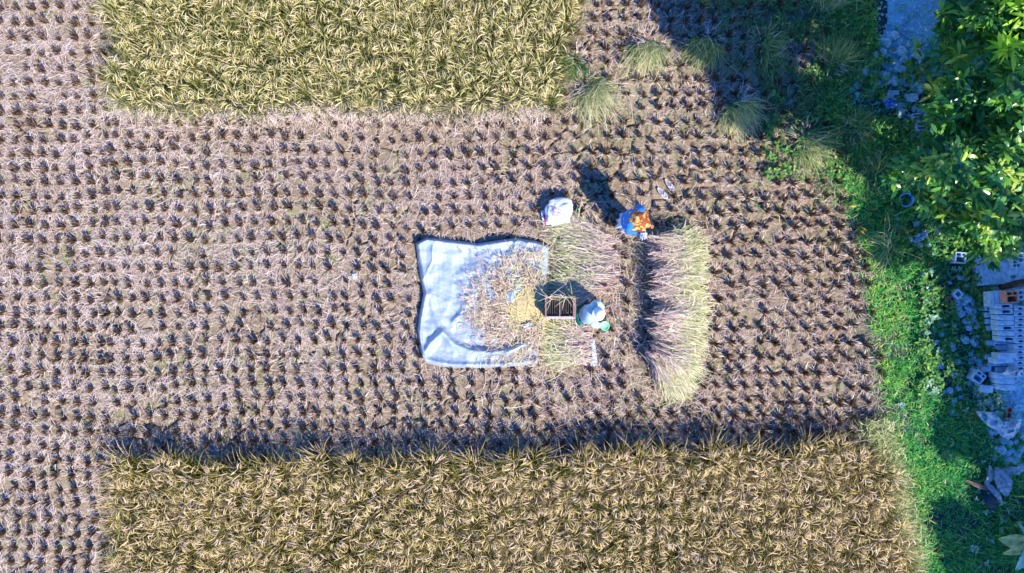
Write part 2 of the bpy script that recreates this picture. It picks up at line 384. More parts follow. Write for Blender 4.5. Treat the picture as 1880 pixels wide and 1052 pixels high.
def merged(name, items, mats, zoff=0.0):
    """one mesh out of many placements of small meshes: items = (mesh, x, y, rz, scale)"""
    Vs, Fs, Ts, Ms, n = [], [], [], [], 0
    cache = {}
    for me, x, y, rz, s in items:
        if me.name not in cache:
            v = np.zeros(len(me.vertices) * 3, np.float32); me.vertices.foreach_get('co', v)
            f = np.zeros(len(me.loops), np.int32); me.loops.foreach_get('vertex_index', f)
            t = np.zeros(len(me.vertices), np.float32); me.attributes['tint'].data.foreach_get('value', t)
            q = np.zeros(len(me.polygons), np.int32); me.polygons.foreach_get('material_index', q)
            cache[me.name] = (v.reshape(-1, 3), f.reshape(-1, 4), t, q)
        v, f, t, q = cache[me.name]; c, sn = math.cos(rz), math.sin(rz)
        u = v * s; u = np.stack([u[:, 0] * c - u[:, 1] * sn + x, u[:, 0] * sn + u[:, 1] * c + y, u[:, 2] + zoff], -1)
        Vs.append(u); Fs.append(f + n); Ts.append(t); Ms.append(q); n += len(v)
    return link(name, np_mesh(name, np.concatenate(Vs), np.concatenate(Fs), mats, np.concatenate(Ts), mi=np.concatenate(Ms)))
its = []
for i in range(300, len(gx)):
    p = P(gx[i], gy[i]); its.append((stubs[(i * 5) % 14], p.x, p.y, R.uniform(0, 6.28), R.uniform(.82, 1.2)))
o = merged('stubble_field', its, [M['stub'], M['straw']]); tag(o, 'rows of cut rice stubble covering the outer parts of the field', 'stubble', kind='stuff')

# loose straw ---------------------------------------------------------
def litter():
    ms = Mass(); N = 135000
    x, y = scatter(N, -60, 1660, -60, 1110)
    dens = .25 + .75 * np.clip((fbm(x / 45, y / 45, 61) - .30) * 3, 0, 1)
    dens *= np.where(x > 1040, np.where(y < 420, .42, .8), 1.0)
    dens *= np.where((y > 740) & (y < 830) & (x > 200), .55, 1.0)
    dens = np.where((y > 195) & (y < 235) & (x > 215) & (x < 1000), 1.6, dens)
    k = ~occupied(x, y) & (R.rand(N) < dens); x, y = x[k], y[k]; N = len(x)
    band = ((y > 745) & (y < 830) & (x > 200))
    b = PA(x, y, 0); b[:, 2] = R.uniform(.008, .07, N)
    az = R.uniform(0, 2 * np.pi, N); flow = (fbm(x / 90, y / 90, 66) - .5) * 10; az = np.where(R.rand(N) < .5, flow + R.normal(0, .5, N), az)
    V, F = blades(b, az, np.radians(R.uniform(-8, 22, N)), R.uniform(.06, .24, N) * np.where(R.rand(N) < .06, 1.8, 1), R.uniform(.0035, .008, N), np.radians(R.uniform(-10, 45, N)), 3, [1, 1, .9, .5], R.normal(0, .3, N), R.normal(0, .6, N))
    k3 = 4500; xx = R.uniform(215, 1000, k3); yy = 205 + R.normal(0, 11, k3); b3 = PA(xx, yy, 0); b3[:, 2] = R.uniform(.04, .36, k3)
    V3, F3 = blades(b3, R.uniform(0, 6.28, k3), np.radians(R.uniform(-30, 50, k3)), R.uniform(.1, .28, k3), R.uniform(.004, .009, k3), np.radians(R.uniform(0, 90, k3)), 3, BLADE, None, R.normal(0, .7, k3))
    ms.add(V3, F3, np.clip(R.normal(.75, .2, k3), 0, 1))
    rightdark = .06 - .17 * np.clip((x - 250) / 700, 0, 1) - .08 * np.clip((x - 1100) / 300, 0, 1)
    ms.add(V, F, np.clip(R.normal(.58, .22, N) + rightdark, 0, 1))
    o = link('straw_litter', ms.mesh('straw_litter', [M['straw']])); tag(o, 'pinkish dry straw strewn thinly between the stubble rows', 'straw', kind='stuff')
litter()

def weeds_field():
    """tiny green weeds in patches between the rows"""
    ms = Mass(); N = 36000
    x, y = scatter(N, -40, 1640, -40, 1100)
    pt = fbm(x / 55, y / 55, 81); zone = .605 - .03 * (x < 700) - .05 * ((y > 205) & (y < 350) & (x > 350) & (x < 1000)) - .07 * ((x > 1300) & (y > 180) & (y < 400)) - .05 * ((x > 990) & (y < 420)) + .04 * ((x > 1200) & (y > 420))
    k = ~occupied(x, y) & (pt > zone) & (R.rand(N) < .75); x, y = x[k], y[k]; N = len(x)
    b = PA(x, y, 0); b[:, 2] = R.uniform(.01, .05, N)
    V, F = blades(b, R.uniform(0, 6.28, N), np.radians(R.uniform(-5, 45, N)), R.uniform(.025, .06, N), R.uniform(.010, .022, N), np.radians(R.uniform(0, 50, N)), 2, [.3, 1, .1])
    ms.add(V, F, R.uniform(.3, 1, N))
    o = link('field_weeds', ms.mesh('field_weeds', [M['weed']])); tag(o, 'tiny green weeds in thin patches between the stubble rows', 'weeds', kind='stuff')
weeds_field()

# grass verge ---------------------------------------------------------
YARD1 = [(1600, -80), (1606, 40), (1612, 110), (1680, 110), (1720, 60), (1760, -10), (1900, -60)]
YARD2 = [(1815, 440), (1812, 520), (1815, 640), (1838, 720), (1830, 780), (1890, 800), (1990, 820), (1990, 430)]
YARD3 = [(1835, 715), (1990, 715), (1990, 800), (1860, 790)]
RUB = [(1560, 110), (1700, 110), (1710, 260), (1640, 240), (1540, 190)]
def verge():
    ms = Mass(); N = 95000
    x, y = scatter(N, 1490, 1990, -60, 1120)
    gd = inpoly(x, y, GRASS)
    yd = inpoly(x, y, YARD1) | inpoly(x, y, YARD2)
    dens = np.where(gd, 1., 0.); dens = np.where(yd, .05, dens)
    dens = np.where(inpoly(x, y, RUB), .25, dens); dens = np.where((x > 1720) & (y > 480) & (y < 740) & gd, dens * .5, dens)
    dens = np.where((x > 1670) & (y < 480), dens * .45, dens)
    edge = (~gd) & (polydist(x, y, GRASS) < 16); dens = np.where(edge, .30, dens)
    low = (fbm(x / 26, y / 26, 90) < .36); dens = dens * np.where(low, .35, 1)
    dens = np.where((y < 250) & (x < 1640), dens * .8, dens)
    k = R.rand(N) < dens; x, y = x[k], y[k]; N = len(x)
    b = PA(x, y, 0); az = R.uniform(0, 6.28, N)
    L = R.uniform(.07, .19, N) * (1 + .5 * (fbm(x / 40, y / 40, 92) - .5)) * np.where((y > 480), 1, 1.25)
    b[:, 2] = R.uniform(0, .05, N)
    V, F = blades(b, az, np.radians(R.uniform(25, 80, N)), L, R.uniform(.010, .020, N), np.radians(R.uniform(20, 95, N)), 3, BLADE, R.normal(0, .3, N), R.normal(0, .4, N))
    t = np.clip(R.normal(.45, .18, N) + (fbm(x / 50, y / 50, 95) - .5) * .7 + .22 * np.clip((1690 - x) / 90, -.6, 1) * (y > 470), 0, .93)  # sunlight put into the tint: yellower on the sunny strip, darker beyond it
    t = np.where(R.rand(N) < .05, 1, t)
    ms.add(V, F, t, .05)
    o = link('grass', ms.mesh('grass', [M['grass']])); tag(o, 'lush green grass along the right edge of the field', 'grass', kind='stuff')
verge()

def shaded_weeds():
    """ragged thin grass creeping from the verge over the shaded cracked soil"""
    ms = Mass(); N = 42000; x = R.uniform(1170, 1595, N); y = R.uniform(-40, 420, N)
    line = np.interp(y, [0, 140, 240, 330, 420], [1230, 1310, 1360, 1430, 1550])
    dens = np.clip((x - line) / 170, 0, 1) * .85 * np.clip((fbm(x / 30, y / 30, 210) - .33) * 5, 0, 1)
    k = (R.rand(N) < dens); x, y = x[k], y[k]; N = len(x); b = PA(x, y, 0); b[:, 2] = R.uniform(.0, .07, N)
    V, F = blades(b, R.uniform(0, 6.28, N) * .5 + fbm(x / 40, y / 40, 212) * 12, np.radians(R.uniform(10, 75, N)), R.uniform(.08, .28, N), R.uniform(.007, .014, N), np.radians(R.uniform(20, 95, N)), 3, BLADE, None, R.normal(0, .5, N))
    ms.add(V, F, np.clip(R.normal(.38, .22, N), 0, 1)); o = link('shaded_weeds', ms.mesh('shaded_weeds', [M['tussock']])); tag(o, 'ragged grass and weeds creeping over the shaded upper right soil', 'grass', kind='stuff')
shaded_weeds()

def dry_edge():
    """bleached grass where the rice plot meets the verge"""
    ms = Mass(); N = 4200
    y = R.uniform(770, 1120, N); x = np.interp(y, [770, 850, 1000, 1120], [1600, 1622, 1655, 1668]) + R.normal(0, 16, N)
    b = PA(x, y, 0); b[:, 2] = R.uniform(.05, .30, N)
    V, F = blades(b, R.uniform(0, 6.28, N), np.radians(R.uniform(0, 70, N)), R.uniform(.10, .26, N), R.uniform(.007, .013, N), np.radians(R.uniform(20, 90, N)), 3, BLADE, None, R.normal(0, .4, N))
    ms.add(V, F, np.clip(R.normal(.68, .25, N), .1, 1))
    o = link('bleached_grass', ms.mesh('bleached_grass', [M['tussock']])); tag(o, 'bleached pale grass between the lower rice plot and the green verge', 'grass', kind='stuff')
dry_edge()

def ground_cover():
    """broadleaf weeds over the rubble and below the tree"""
    ms = Mass(); N = 30000
    x, y = scatter(N, 1400, 1990, -40, 1100)
    pt = fbm(x / 34, y / 34, 120)
    dens = np.where((x > 1680) & (y > 470) & (y < 775), .5, 0.); dens = np.where((x > 1700 + 120 * fbm(y / 60, x * 0, 777)) & (y > 775), .05, dens)
    dens = np.where((x > 1560) & (y < 250), .35, dens); dens = np.where((x > 1400) & (x < 1560) & (y > 20) & (y < 330), .28, dens); dens = np.where((x > 1620) & (y > 240) & (y < 480), .45, dens)
    dens = np.where(inpoly(x, y, YARD1) | inpoly(x, y, YARD2), .015, dens)
    k = (R.rand(N) < dens) & (pt > .44); x, y = x[k], y[k]; N = len(x)
    per = 6; az = (np.repeat(R.uniform(0, 6.28, N), per) + np.tile(np.arange(per) * 1.05 * 2, N)); z = R.uniform(.04, .20, N)
    b = np.repeat(PA(x, y, 0), per, 0); b[:, 2] = np.repeat(z, per)
    sz = np.repeat(R.uniform(.7, 1.3, N), per); n = N * per
    V, F = blades(b, az + R.normal(0, .3, n), np.radians(R.uniform(0, 45, n)), R.uniform(.05, .085, n) * sz, R.uniform(.026, .044, n) * sz, np.radians(R.uniform(10, 60, n)), 3, [.2, 1, .8, .05])
    pale = np.repeat((fbm(x / 60, y / 60, 131) > .50) & (x > 1690) & (y > 480), per)
    Vp = V[pale]; n2 = len(Vp); kk = V.shape[1]
    def sub(mask, m):
        v = V[mask]; nn = len(v)
        if nn == 0: return
        off = (np.arange(nn) * kk)[:, None]; f = np.stack([np.concatenate([off + i * 2, off + i * 2 + 1, off + i * 2 + 3, off + i * 2 + 2], 1) for i in range(3)], 1).reshape(-1, 4)
        ms.add(v, f, R.uniform(.1, 1, nn), 0, m)
    sub(~pale, 0); sub(pale, 1)
    o = link('ground_cover', ms.mesh('ground_cover', [M['weed'], M['paleweed']])); tag(o, 'low broadleaf weeds spreading over the rubble by the yard', 'weeds', kind='stuff')
ground_cover()

# tussocks --------------------------------------------------------------
def tussock(px, py, azd, spread, L, n, tint, label, pinkbase=True):
    """tuft leaning in direction azd (photo degrees: 0 right, -90 down)"""
    ms = Mass(); c = P(px, py)
    a = R.uniform(0, 6.28, n); rr = R.uniform(0, 1, n) ** .6; la = math.radians(azd); u = np.cos(a) * rr * .12; q = np.sin(a) * rr * .30 * min(1, L * 1.4)
    b = np.stack([u * np.cos(la) - q * np.sin(la), u * np.sin(la) + q * np.cos(la), 0 * a], -1)
    az = la + R.normal(0, math.radians(spread * .75), n) + (fbm(q * 9 + 3, u * 9, 7) - .5) * 1.2
    V, F = blades(b, az, np.radians(R.uniform(25, 80, n)), R.uniform(.4, 1.15, n) * L, R.uniform(.007, .014, n), np.radians(R.uniform(30, 110, n)), 4, [1, 1, .8, .5, .03], R.normal(0, .4, n), R.normal(0, .7, n))
    ms.add(V, F, np.clip(R.normal(tint, .15, n), 0, .85), .5)
    if pinkbase:
        k = int(n * .16); a = R.uniform(0, 6.28, k); b = np.stack([np.cos(a) * R.uniform(.0, .3, k), np.sin(a) * R.uniform(.0, .26, k) + .05, R.uniform(.01, .28, k)], -1)
        V, F = blades(b, a, np.radians(R.uniform(0, 50, k)), R.uniform(.1, .25, k), R.uniform(.005, .009, k), np.radians(R.uniform(10, 60, k)), 3, BLADE, None, R.normal(0, .8, k))
        ms.add(V, F, R.uniform(.3, 1, k), 0, 1)
    o = link('grass_tussock', ms.mesh('grass_tussock', [M['tussock'], M['straw']])); o.location = c; tag(o, label, 'grass tussock', 'grass tussocks at the upper right of the field')
R = np.random.RandomState(33)
tussock(1186, 85, -88, 26, .75, 420, .42, 'sheaf-like grass tussock with yellow tips, nearest the upper rice plot')
tussock(1296, 80, -108, 24, .72, 420, .25, 'darker green tussock with yellow tips, right of the sheaf-like tussock')
tussock(1350, 195, -72, 28, .72, 420, .42, 'grass tussock with pale yellow tips at the edge of the tree shade')
tussock(1080, 165, -65, 34, .95, 300, .50, 'loose thin tussock with long blades below the upper rice plot corner')
tussock(1104, 150, -95, 90, .32, 150, .35, 'small bright green tuft above the loose thin tussock', False)
tussock(1470, 262, -50, 34, .75, 340, .35, 'grass tussock with bleached blades where shade meets the sunny weeds')
tussock(1058, 118, -110, 60, .5, 260, .10, 'dark leafy clump just right of the upper rice plot')
tussock(1525, 120, 80, 50, .62, 420, .18, 'dark green tussock in the tree shade beside the rubble')
tussock(1400, 90, -10, 80, .55, 220, .20, 'spreading dark tussock in shade over cracked soil')
tussock(1500, 18, 60, 36, .70, 320, .28, 'tall shaded tussock at the top edge of the photo')
tussock(1560, 240, 10, 80, .55, 160, .20, 'sparse shaded tuft below the rubble patch')
tussock(1600, 318, 120, 60, .50, 200, .10, 'blue green shaded tuft beside the low tree branch')
tussock(1625, 452, 180, 75, .65, 60, .85, 'tuft of long pale arching blades on the grass verge', False)
tussock(1003, 165, -80, 60, .5, 200, .30, 'green tuft at the lower right corner of the upper rice plot', False)

# ------------------------------------------------------------------ heaps of cut rice
def heap(label, spine, dirfn, Ln, n, z0, wid, butts, seed, pale=0.0):
    r = np.random.RandomState(seed); ms = Mass()
    sp = np.array(spine, float); t = r.uniform(0, 1, n); seg = np.linspace(0, 1, len(sp)); NB = int(12 + n / 420); bid = np.minimum((t * NB + r.normal(0, .25, n)).clip(0), NB - 1).astype(int); baz = r.normal(0, .17, NB)[bid]; bz = r.uniform(.6, 1.15, NB)[bid]; bo = r.normal(0, .05, NB)[bid]
    sx = np.interp(t, seg, sp[:, 0]); sy = np.interp(t, seg, sp[:, 1])
    lay = r.uniform(0, 1, n) ** .7
    off = r.normal(0, wid, n)
    az = np.radians(np.interp(t, seg, dirfn)) + r.normal(0, .17, n) + baz + (fbm(sx / 14, sy / 14, seed) - .5) * 1.3
    lump = .7 + .6 * fbm(sx / 22, sy / 22, seed + 3)
    z = lay * z0 * lump * bz + .03
    f0 = r.uniform(-.05, .72, n); b = PA(sx, sy, 0); dd = f0 * Ln + off * .008 + bo
    wob = az + (fbm(sx / 9 + f0 * 3, sy / 9, seed + 8) - .5) * .5
    b[:, 0] += np.cos(az) * dd; b[:, 1] += np.sin(az) * dd; b[:, 2] = z * (1.05 - .75 * np.clip(f0, 0, 1) ** 1.5)
    L = Ln * r.uniform(.22, .5, n) * (1 - .35 * np.clip(f0, 0, 1))
    V, F = blades(b, wob, np.radians(r.uniform(-12, 22, n)), L, r.uniform(.005, .012, n), np.radians(r.uniform(0, 34, n)), 5, [1, 1, 1, .9, .6, .05], r.normal(0, .5, n), r.normal(0, .45, n))
    ms.add(V, F, np.clip(r.normal(.10, .20, n) + pale + f0 * .85, 0, 1), .22)
    # messy short ends and panicles
    k = n // 4; t2 = r.randint(0, n, k); f = r.uniform(.2, .95, k); V2 = V.reshape(n, 6, 2, 3).mean(2); pt = V2[t2, (f * 5).astype(int)]
    pt = pt + r.normal(0, .015, pt.shape); pt[:, 2] = np.abs(pt[:, 2]) + .01
    W, F2 = blades(pt, az[t2] + r.normal(0, .9, k), np.radians(r.uniform(-5, 35, k)), r.uniform(.08, .22, k), r.uniform(.007, .014, k), np.radians(r.uniform(10, 80, k)), 3, BLADE, None, r.normal(0, .8, k))
    ms.add(W, F2, np.clip(r.normal(.2, .2, k) + f * .75, 0, 1))
    o = link('rice_straw_heap', ms.mesh('rice_straw_heap', [M['heap']])); tag(o, label, 'straw heap', 'heaps of cut rice around the threshing table')
heap('long crescent heap of cut rice with yellow tips, right of both workers', [(1188, 436), (1198, 470), (1200, 540), (1198, 600), (1196, 640), (1190, 664)], [-8, 0, 3, -8, -34, -62], .92, 12500, .62, 9, True, 201, .0)
heap('cut rice heap with green tips above the threshing table, below the white sack', [(1105, 428), (1118, 455), (1120, 490), (1112, 525), (1085, 536)], [172, 176, 182, 184, 180], .95, 6500, .26, 12, True, 202, -.03)
heap('smaller cut rice heap between the threshing table and the plastic strip', [(1062, 596), (1078, 622), (1082, 650), (1070, 668)], [176, 182, 176, 170], .78, 3600, .20, 9, True, 203, .05)

def loose_bundles():
    ms = Mass(); r = np.random.RandomState(77); n = 2600       # thin scatter of strands around the heaps
    x = np.where(r.rand(n) < .5, r.uniform(985, 1160, n), r.uniform(1120, 1300, n)); y = r.uniform(405, 760, n)
    keep = ~inpoly(x, y, TARP); x, y = x[keep], y[keep]; n = len(x)
    b = PA(x, y, 0); b[:, 2] = r.uniform(.01, .12, n)
    V, F = blades(b, r.uniform(0, 6.28, n), np.radians(r.uniform(-5, 25, n)), r.uniform(.12, .4, n), r.uniform(.005, .01, n), np.radians(r.uniform(0, 50, n)), 4, [1, 1, .9, .6, .1], None, r.normal(0, .5, n))
    ms.add(V, F, np.clip(r.normal(.3, .3, n), 0, 1))
    k = 24; x = r.uniform(995, 1058, k); y = r.uniform(538, 552, k); b = PA(x, y, .56); b[:, 2] = .565; b[:, 2] += r.uniform(0, .02, k)
    V, F = blades(b, r.uniform(0, 6.28, k), np.radians(r.uniform(-12, 8, k)), r.uniform(.1, .32, k), r.uniform(.005, .009, k), np.radians(r.uniform(0, 25, k)), 4, [1, 1, .9, .6, .1], None, r.normal(0, .3, k))
    ms.add(V, F, r.uniform(.3, 1, k))
    o = link('scattered_straw', ms.mesh('scattered_straw', [M['heap']])); tag(o, 'trampled straw scattered on the ground around the heaps', 'straw', kind='stuff')
loose_bundles()

# ------------------------------------------------------------------ tarpaulin
def tarp():
    m = bpy.data.materials.new('woven_tarpaulin'); m.use_nodes = True; t = m.node_tree; b = t.nodes['Principled BSDF']
    b.inputs['Roughness'].default_value = .42; b.inputs['Specular IOR Level'].default_value = .5
    tc = t.nodes.new('ShaderNodeTexCoord'); n = t.nodes.new('ShaderNodeTexNoise'); n.inputs['Scale'].default_value = 3; n.inputs['Detail'].default_value = 8
    t.links.new(tc.outputs['Object'], n.inputs['Vector']); r = t.nodes.new('ShaderNodeValToRGB'); e = r.color_ramp.elements
    e[0].position = .35; e[0].color = (.31, .38, .46, 1); e[1].position = .65; e[1].color = (.42, .49, .56, 1)
    t.links.new(n.outputs[0], r.inputs[0]); t.links.new(r.outputs[0], b.inputs['Base Color'])
    n2 = t.nodes.new('ShaderNodeTexNoise'); n2.inputs['Scale'].default_value = 14; n2.inputs['Detail'].default_value = 6; t.links.new(tc.outputs['Object'], n2.inputs['Vector'])
    bp = t.nodes.new('ShaderNodeBump'); bp.inputs['Strength'].default_value = .5; bp.inputs['Distance'].default_value = .03
    t.links.new(n2.outputs[0], bp.inputs['Height']); t.links.new(bp.outputs[0], b.inputs['Normal'])
    top = [(763, 447), (783, 436), (820, 440), (854, 444), (877, 447), (922, 440), (948, 437), (985, 443), (1008, 451)]
    bot = [(775, 655), (783, 667), (823, 675), (870, 676), (917, 675), (950, 672), (988, 667)]
    lef = [(763, 447), (768, 485), (777, 540), (770, 575), (766, 605), (770, 637), (775, 655)]
    rig = [(1008, 451), (1006, 500), (998, 560), (993, 610), (988, 651), (988, 667)]
    def cur(pts, u):
        p = np.array(pts, float); d = np.concatenate([[0], np.cumsum(np.hypot(*np.diff(p, axis=0).T))]); d /= d[-1]
        return np.stack([np.interp(u, d, p[:, 0]), np.interp(u, d, p[:, 1])], -1)
    n = 260; u = np.linspace(0, 1, n); U, W = np.meshgrid(u, u)
    Tc, Bc, Lc, Rc = cur(top, u), cur(bot, u), cur(lef, u), cur(rig, u)
    X = (1 - W[..., None]) * Tc[None] + W[..., None] * Bc[None] + (1 - U[..., None]) * Lc[:, None] + U[..., None] * Rc[:, None]
    X = X - ((1 - U) * (1 - W))[..., None] * Tc[0] - (U * (1 - W))[..., None] * Tc[-1] - ((1 - U) * W)[..., None] * Bc[0] - (U * W)[..., None] * Bc[-1]
    px, py = X[..., 0], X[..., 1]
    ridge = lambda s, sd, p=2.0, ax=1, ay=1: (1 - np.abs(fbm(px / s * ax, py / s * ay, sd, 3) * 2 - .94)) ** (p * 4)
    Z = .105 + .035 * (fbm(px / 60, py / 60, 301) - .5) * 2
    rt = np.random.RandomState(12)
    for k in range(40):
        lam = rt.uniform(14, 75) if k < 24 else rt.uniform(7, 18); th = rt.uniform(0, np.pi) if k % 2 else rt.choice([0, np.pi / 2]) + rt.normal(0, .15)
        ph = (px * np.cos(th) + py * np.sin(th)) / lam + rt.uniform(0, 9) + (fbm(px / 60, py / 60, 400 + k, 2) - .5) * 1.6
        tri = np.abs(ph - np.round(ph)) * 2; mk = np.clip((fbm(px / 55, py / 55, 440 + k, 2) - .36) * 4, 0, 1)
        Z += mk * tri ** 1.3 * lam * (.0005 if k < 24 else .0004)
    Z += .045 * ridge(95, 303, 4) - .02
    # long folds seen near the lower left, and the turned-up rims
    def fold(pts, h, wd):
        p = pts; d = np.full(px.shape, 1e9)
        for a, b2 in zip(p[:-1], p[1:]):
            a = np.array(a, float); b2 = np.array(b2, float); ab = b2 - a
            tt = np.clip(((px - a[0]) * ab[0] + (py - a[1]) * ab[1]) / (ab @ ab), 0, 1)
            d = np.minimum(d, np.hypot(px - a[0] - tt * ab[0], py - a[1] - tt * ab[1]))
        return h * np.exp(-(d / wd) ** 2)
    Z += fold([(778, 650), (792, 628), (812, 611), (832, 632), (862, 644), (905, 648), (945, 640), (970, 628)], .12, 7)
    Z += fold([(812, 611), (798, 580), (788, 540)], .06, 6)
    Z += fold([(940, 470), (947, 445)], .07, 4) + fold([(905, 470), (935, 466)], .05, 5) + fold([(880, 520), (846, 575), (832, 590)], .05, 5)
    Z += fold([(985, 640), (960, 634), (930, 650)], .08, 5) + fold([(850, 500), (870, 540)], .03, 6)
    edge = np.minimum(np.minimum(U * 225, (1 - U) * 225), np.minimum(W * 225, (1 - W) * 225))
    eL = np.minimum(U * 225, W * 225)
    Z += .08 * np.exp(-((np.minimum(U, 1) * 225 - 8) / 5) ** 2) * (.4 + fbm(py / 40, px * 0, 311)) + .05 * np.exp(-((W * 225 - 6) / 5) ** 2) * (.4 + fbm(px / 40, py * 0, 313))
    Z += .05 * np.exp(-(((1 - W) * 225 - 6) / 5) ** 2)
    fall = np.clip(1 - edge / 4.0, 0, 1) ** 1.3
    Z = Z * (1 - fall * .75) + .02 * fall
    # sags where grain lies
    V = np.stack([(px - 940) / 100 * (1 - Z / HC), (526 - py) / 100 * (1 - Z / HC), Z], -1).reshape(-1, 3)
    ix = np.arange(n * n).reshape(n, n); F = np.stack([ix[:-1, :-1], ix[1:, :-1], ix[1:, 1:], ix[:-1, 1:]], -1).reshape(-1, 4)
    o = link('tarpaulin', np_mesh('tarpaulin', V, F, m, smooth=True)); tag(o, 'large pale silver blue tarpaulin spread crumpled on the stubble field', 'tarpaulin')
tarp()

def grain():
    m = mat('rice_grain', (.72, .54, .26), .9, .3, 90, 1.0, 160)
    n = 110; r = np.random.RandomState(3); th = np.linspace(0, 2 * np.pi, n, endpoint=False); rad = np.linspace(0, 1, 40); V = []; F = []
    for i, q in enumerate(rad):
        for j, a in enumerate(th):
            rr = q * (1 + .25 * (mnoise.noise(Vector((math.cos(a) * 1.7, math.sin(a) * 1.7, 2))))); x = 962 + rr * 46 * math.cos(a); y = 562 + rr * 48 * math.sin(a)
            z = .13 + .15 * (1 - q * q) + .012 * mnoise.noise(Vector((x * .2, y * .2, 0)))
            if q == 1: z = .05
            V.append(P(x, y, z))
    for i in range(39):
        for j in range(n):
            k = (j + 1) % n; F.append((i * n + j, (i + 1) * n + j, (i + 1) * n + k, i * n + k))
    o = link('grain_pile', py_mesh('grain_pile', V, F, m, True)); tag(o, 'low golden pile of threshed rice grain on the tarpaulin beside the table', 'grain pile')
grain()
def sprigs():
    """threshed panicles on the tarpaulin"""
    ms = Mass(); r = np.random.RandomState(41); n = 7500
    x = 1000 - np.abs(r.normal(0, 62, n)) - r.uniform(0, 10, n); y = 566 + r.normal(0, 50, n)
    den = (fbm(x / 18, y / 18, 44) > .40) | (r.rand(n) < .18)
    gp = np.hypot((x - 965) / 34, (y - 560) / 34) > 1
    k = (x > 850) & (y > 462) & (y < 664) & den & (gp | (r.rand(n) < .05)); x, y = x[k], y[k]; n = len(x)
    b = PA(x, y, 0); b[:, 2] = r.uniform(.15, .30, n)
    az = np.arctan2(-(566 - y) * -1, -(1010 - x)) + r.normal(0, .9, n)
    V, F = blades(b, az, np.radians(r.uniform(-10, 25, n)), r.uniform(.06, .20, n), r.uniform(.006, .013, n), np.radians(r.uniform(0, 60, n)), 4, [.5, 1, 1, .8, .2], r.normal(0, .4, n), r.normal(0, .9, n))
    yg = r.rand(n) < .14
    ms.add(V, F, np.where(yg, r.uniform(.7, .95, n), r.uniform(0, .65, n)), 0)
    k = 260; x = r.uniform(925, 1005, k); y = 566 + r.normal(0, 45, k); b = PA(x, y, 0); b[:, 2] = r.uniform(.17, .28, k)
    V, F = blades(b, r.uniform(0, 6.28, k), np.radians(r.uniform(-5, 15, k)), r.uniform(.2, .5, k), r.uniform(.006, .011, k), np.radians(r.uniform(0, 25, k)), 4, [1, 1, 1, .8, .2], None, r.normal(0, .3, k))
    ms.add(V, F, r.uniform(.7, 1, k))
    o = link('threshed_straw', ms.mesh('threshed_straw', [foliage('threshed_sprigs', [(0, (.34, .21, .14)), (.3, (.60, .43, .32)), (.65, (.80, .64, .50)), (.8, (.50, .50, .16)), (1, (.78, .70, .38))], trans=.05)])); tag(o, 'reddish threshed rice sprigs strewn over the right half of the tarpaulin', 'straw', kind='stuff')
sprigs()

# ------------------------------------------------------------------ simple solids
def box_vf(c, s, rz=0.0, taper=1.0, base=0):
    cx, cy, cz = c; hx, hy, hz = s[0] / 2, s[1] / 2, s[2] / 2; V = []
    for z in (-1, 1):
        k = taper if z > 0 else 1
        for x, y in ((-1, -1), (1, -1), (1, 1), (-1, 1)):
            dx, dy = x * hx * k, y * hy * k; V.append((cx + dx * math.cos(rz) - dy * math.sin(rz), cy + dx * math.sin(rz) + dy * math.cos(rz), cz + z * hz))
    F = [(0, 3, 2, 1), (4, 5, 6, 7), (0, 1, 5, 4), (1, 2, 6, 5), (2, 3, 7, 6), (3, 0, 4, 7)]
    return V, [tuple(i + base for i in f) for f in F]
def add_bevel(o, w=.004):
    b = o.modifiers.new('bevel', 'BEVEL'); b.width = w; b.segments = 2; b.limit_method = 'ANGLE'
    return o
def box_obj(name, c, s, m, parent=None, rz=0.0, bev=.004):
    V, F = box_vf(c, s, rz); return add_bevel(link(name, py_mesh(name, V, F, m), parent), bev)
def tube_mesh(name, pts, rads, m, seg=10, cap=True):
    V = []; F = []; n = len(pts); pts = [Vector(p) for p in pts]
    for i, p in enumerate(pts):
        d = (pts[min(i + 1, n - 1)] - pts[max(i - 1, 0)]).normalized(); up = Vector((0, 0, 1)) if abs(d.z) < .9 else Vector((1, 0, 0))
        a = d.cross(up).normalized(); b = d.cross(a)
        for j in range(seg):
            t = 2 * math.pi * j / seg; V.append(p + (a * math.cos(t) + b * math.sin(t)) * rads[i])
    for i in range(n - 1):
        for j in range(seg):
            k = (j + 1) % seg; F.append((i * seg + j, i * seg + k, (i + 1) * seg + k, (i + 1) * seg + j))
    if cap: F.append(tuple(range(seg - 1, -1, -1))); F.append(tuple(range((n - 1) * seg, n * seg)))
    return py_mesh(name, V, F, m, True)
def lathe_mesh(name, prof, m, seg=28, wob=0.0, sq=1.0):
    V = []; F = []
    for i, (r, z) in enumerate(prof):
        for j in range(seg):
            t = 2 * math.pi * j / seg; k = 1 + wob * mnoise.noise(Vector((math.cos(t) * 1.5, math.sin(t) * 1.5, z * 6)))
            V.append((r * k * math.cos(t), r * k * sq * math.sin(t), z))
    for i in range(len(prof) - 1):
        for j in range(seg):
            k = (j + 1) % seg; F.append((i * seg + j, i * seg + k, (i + 1) * seg + k, (i + 1) * seg + j))
    return py_mesh(name, V, F, m, True)
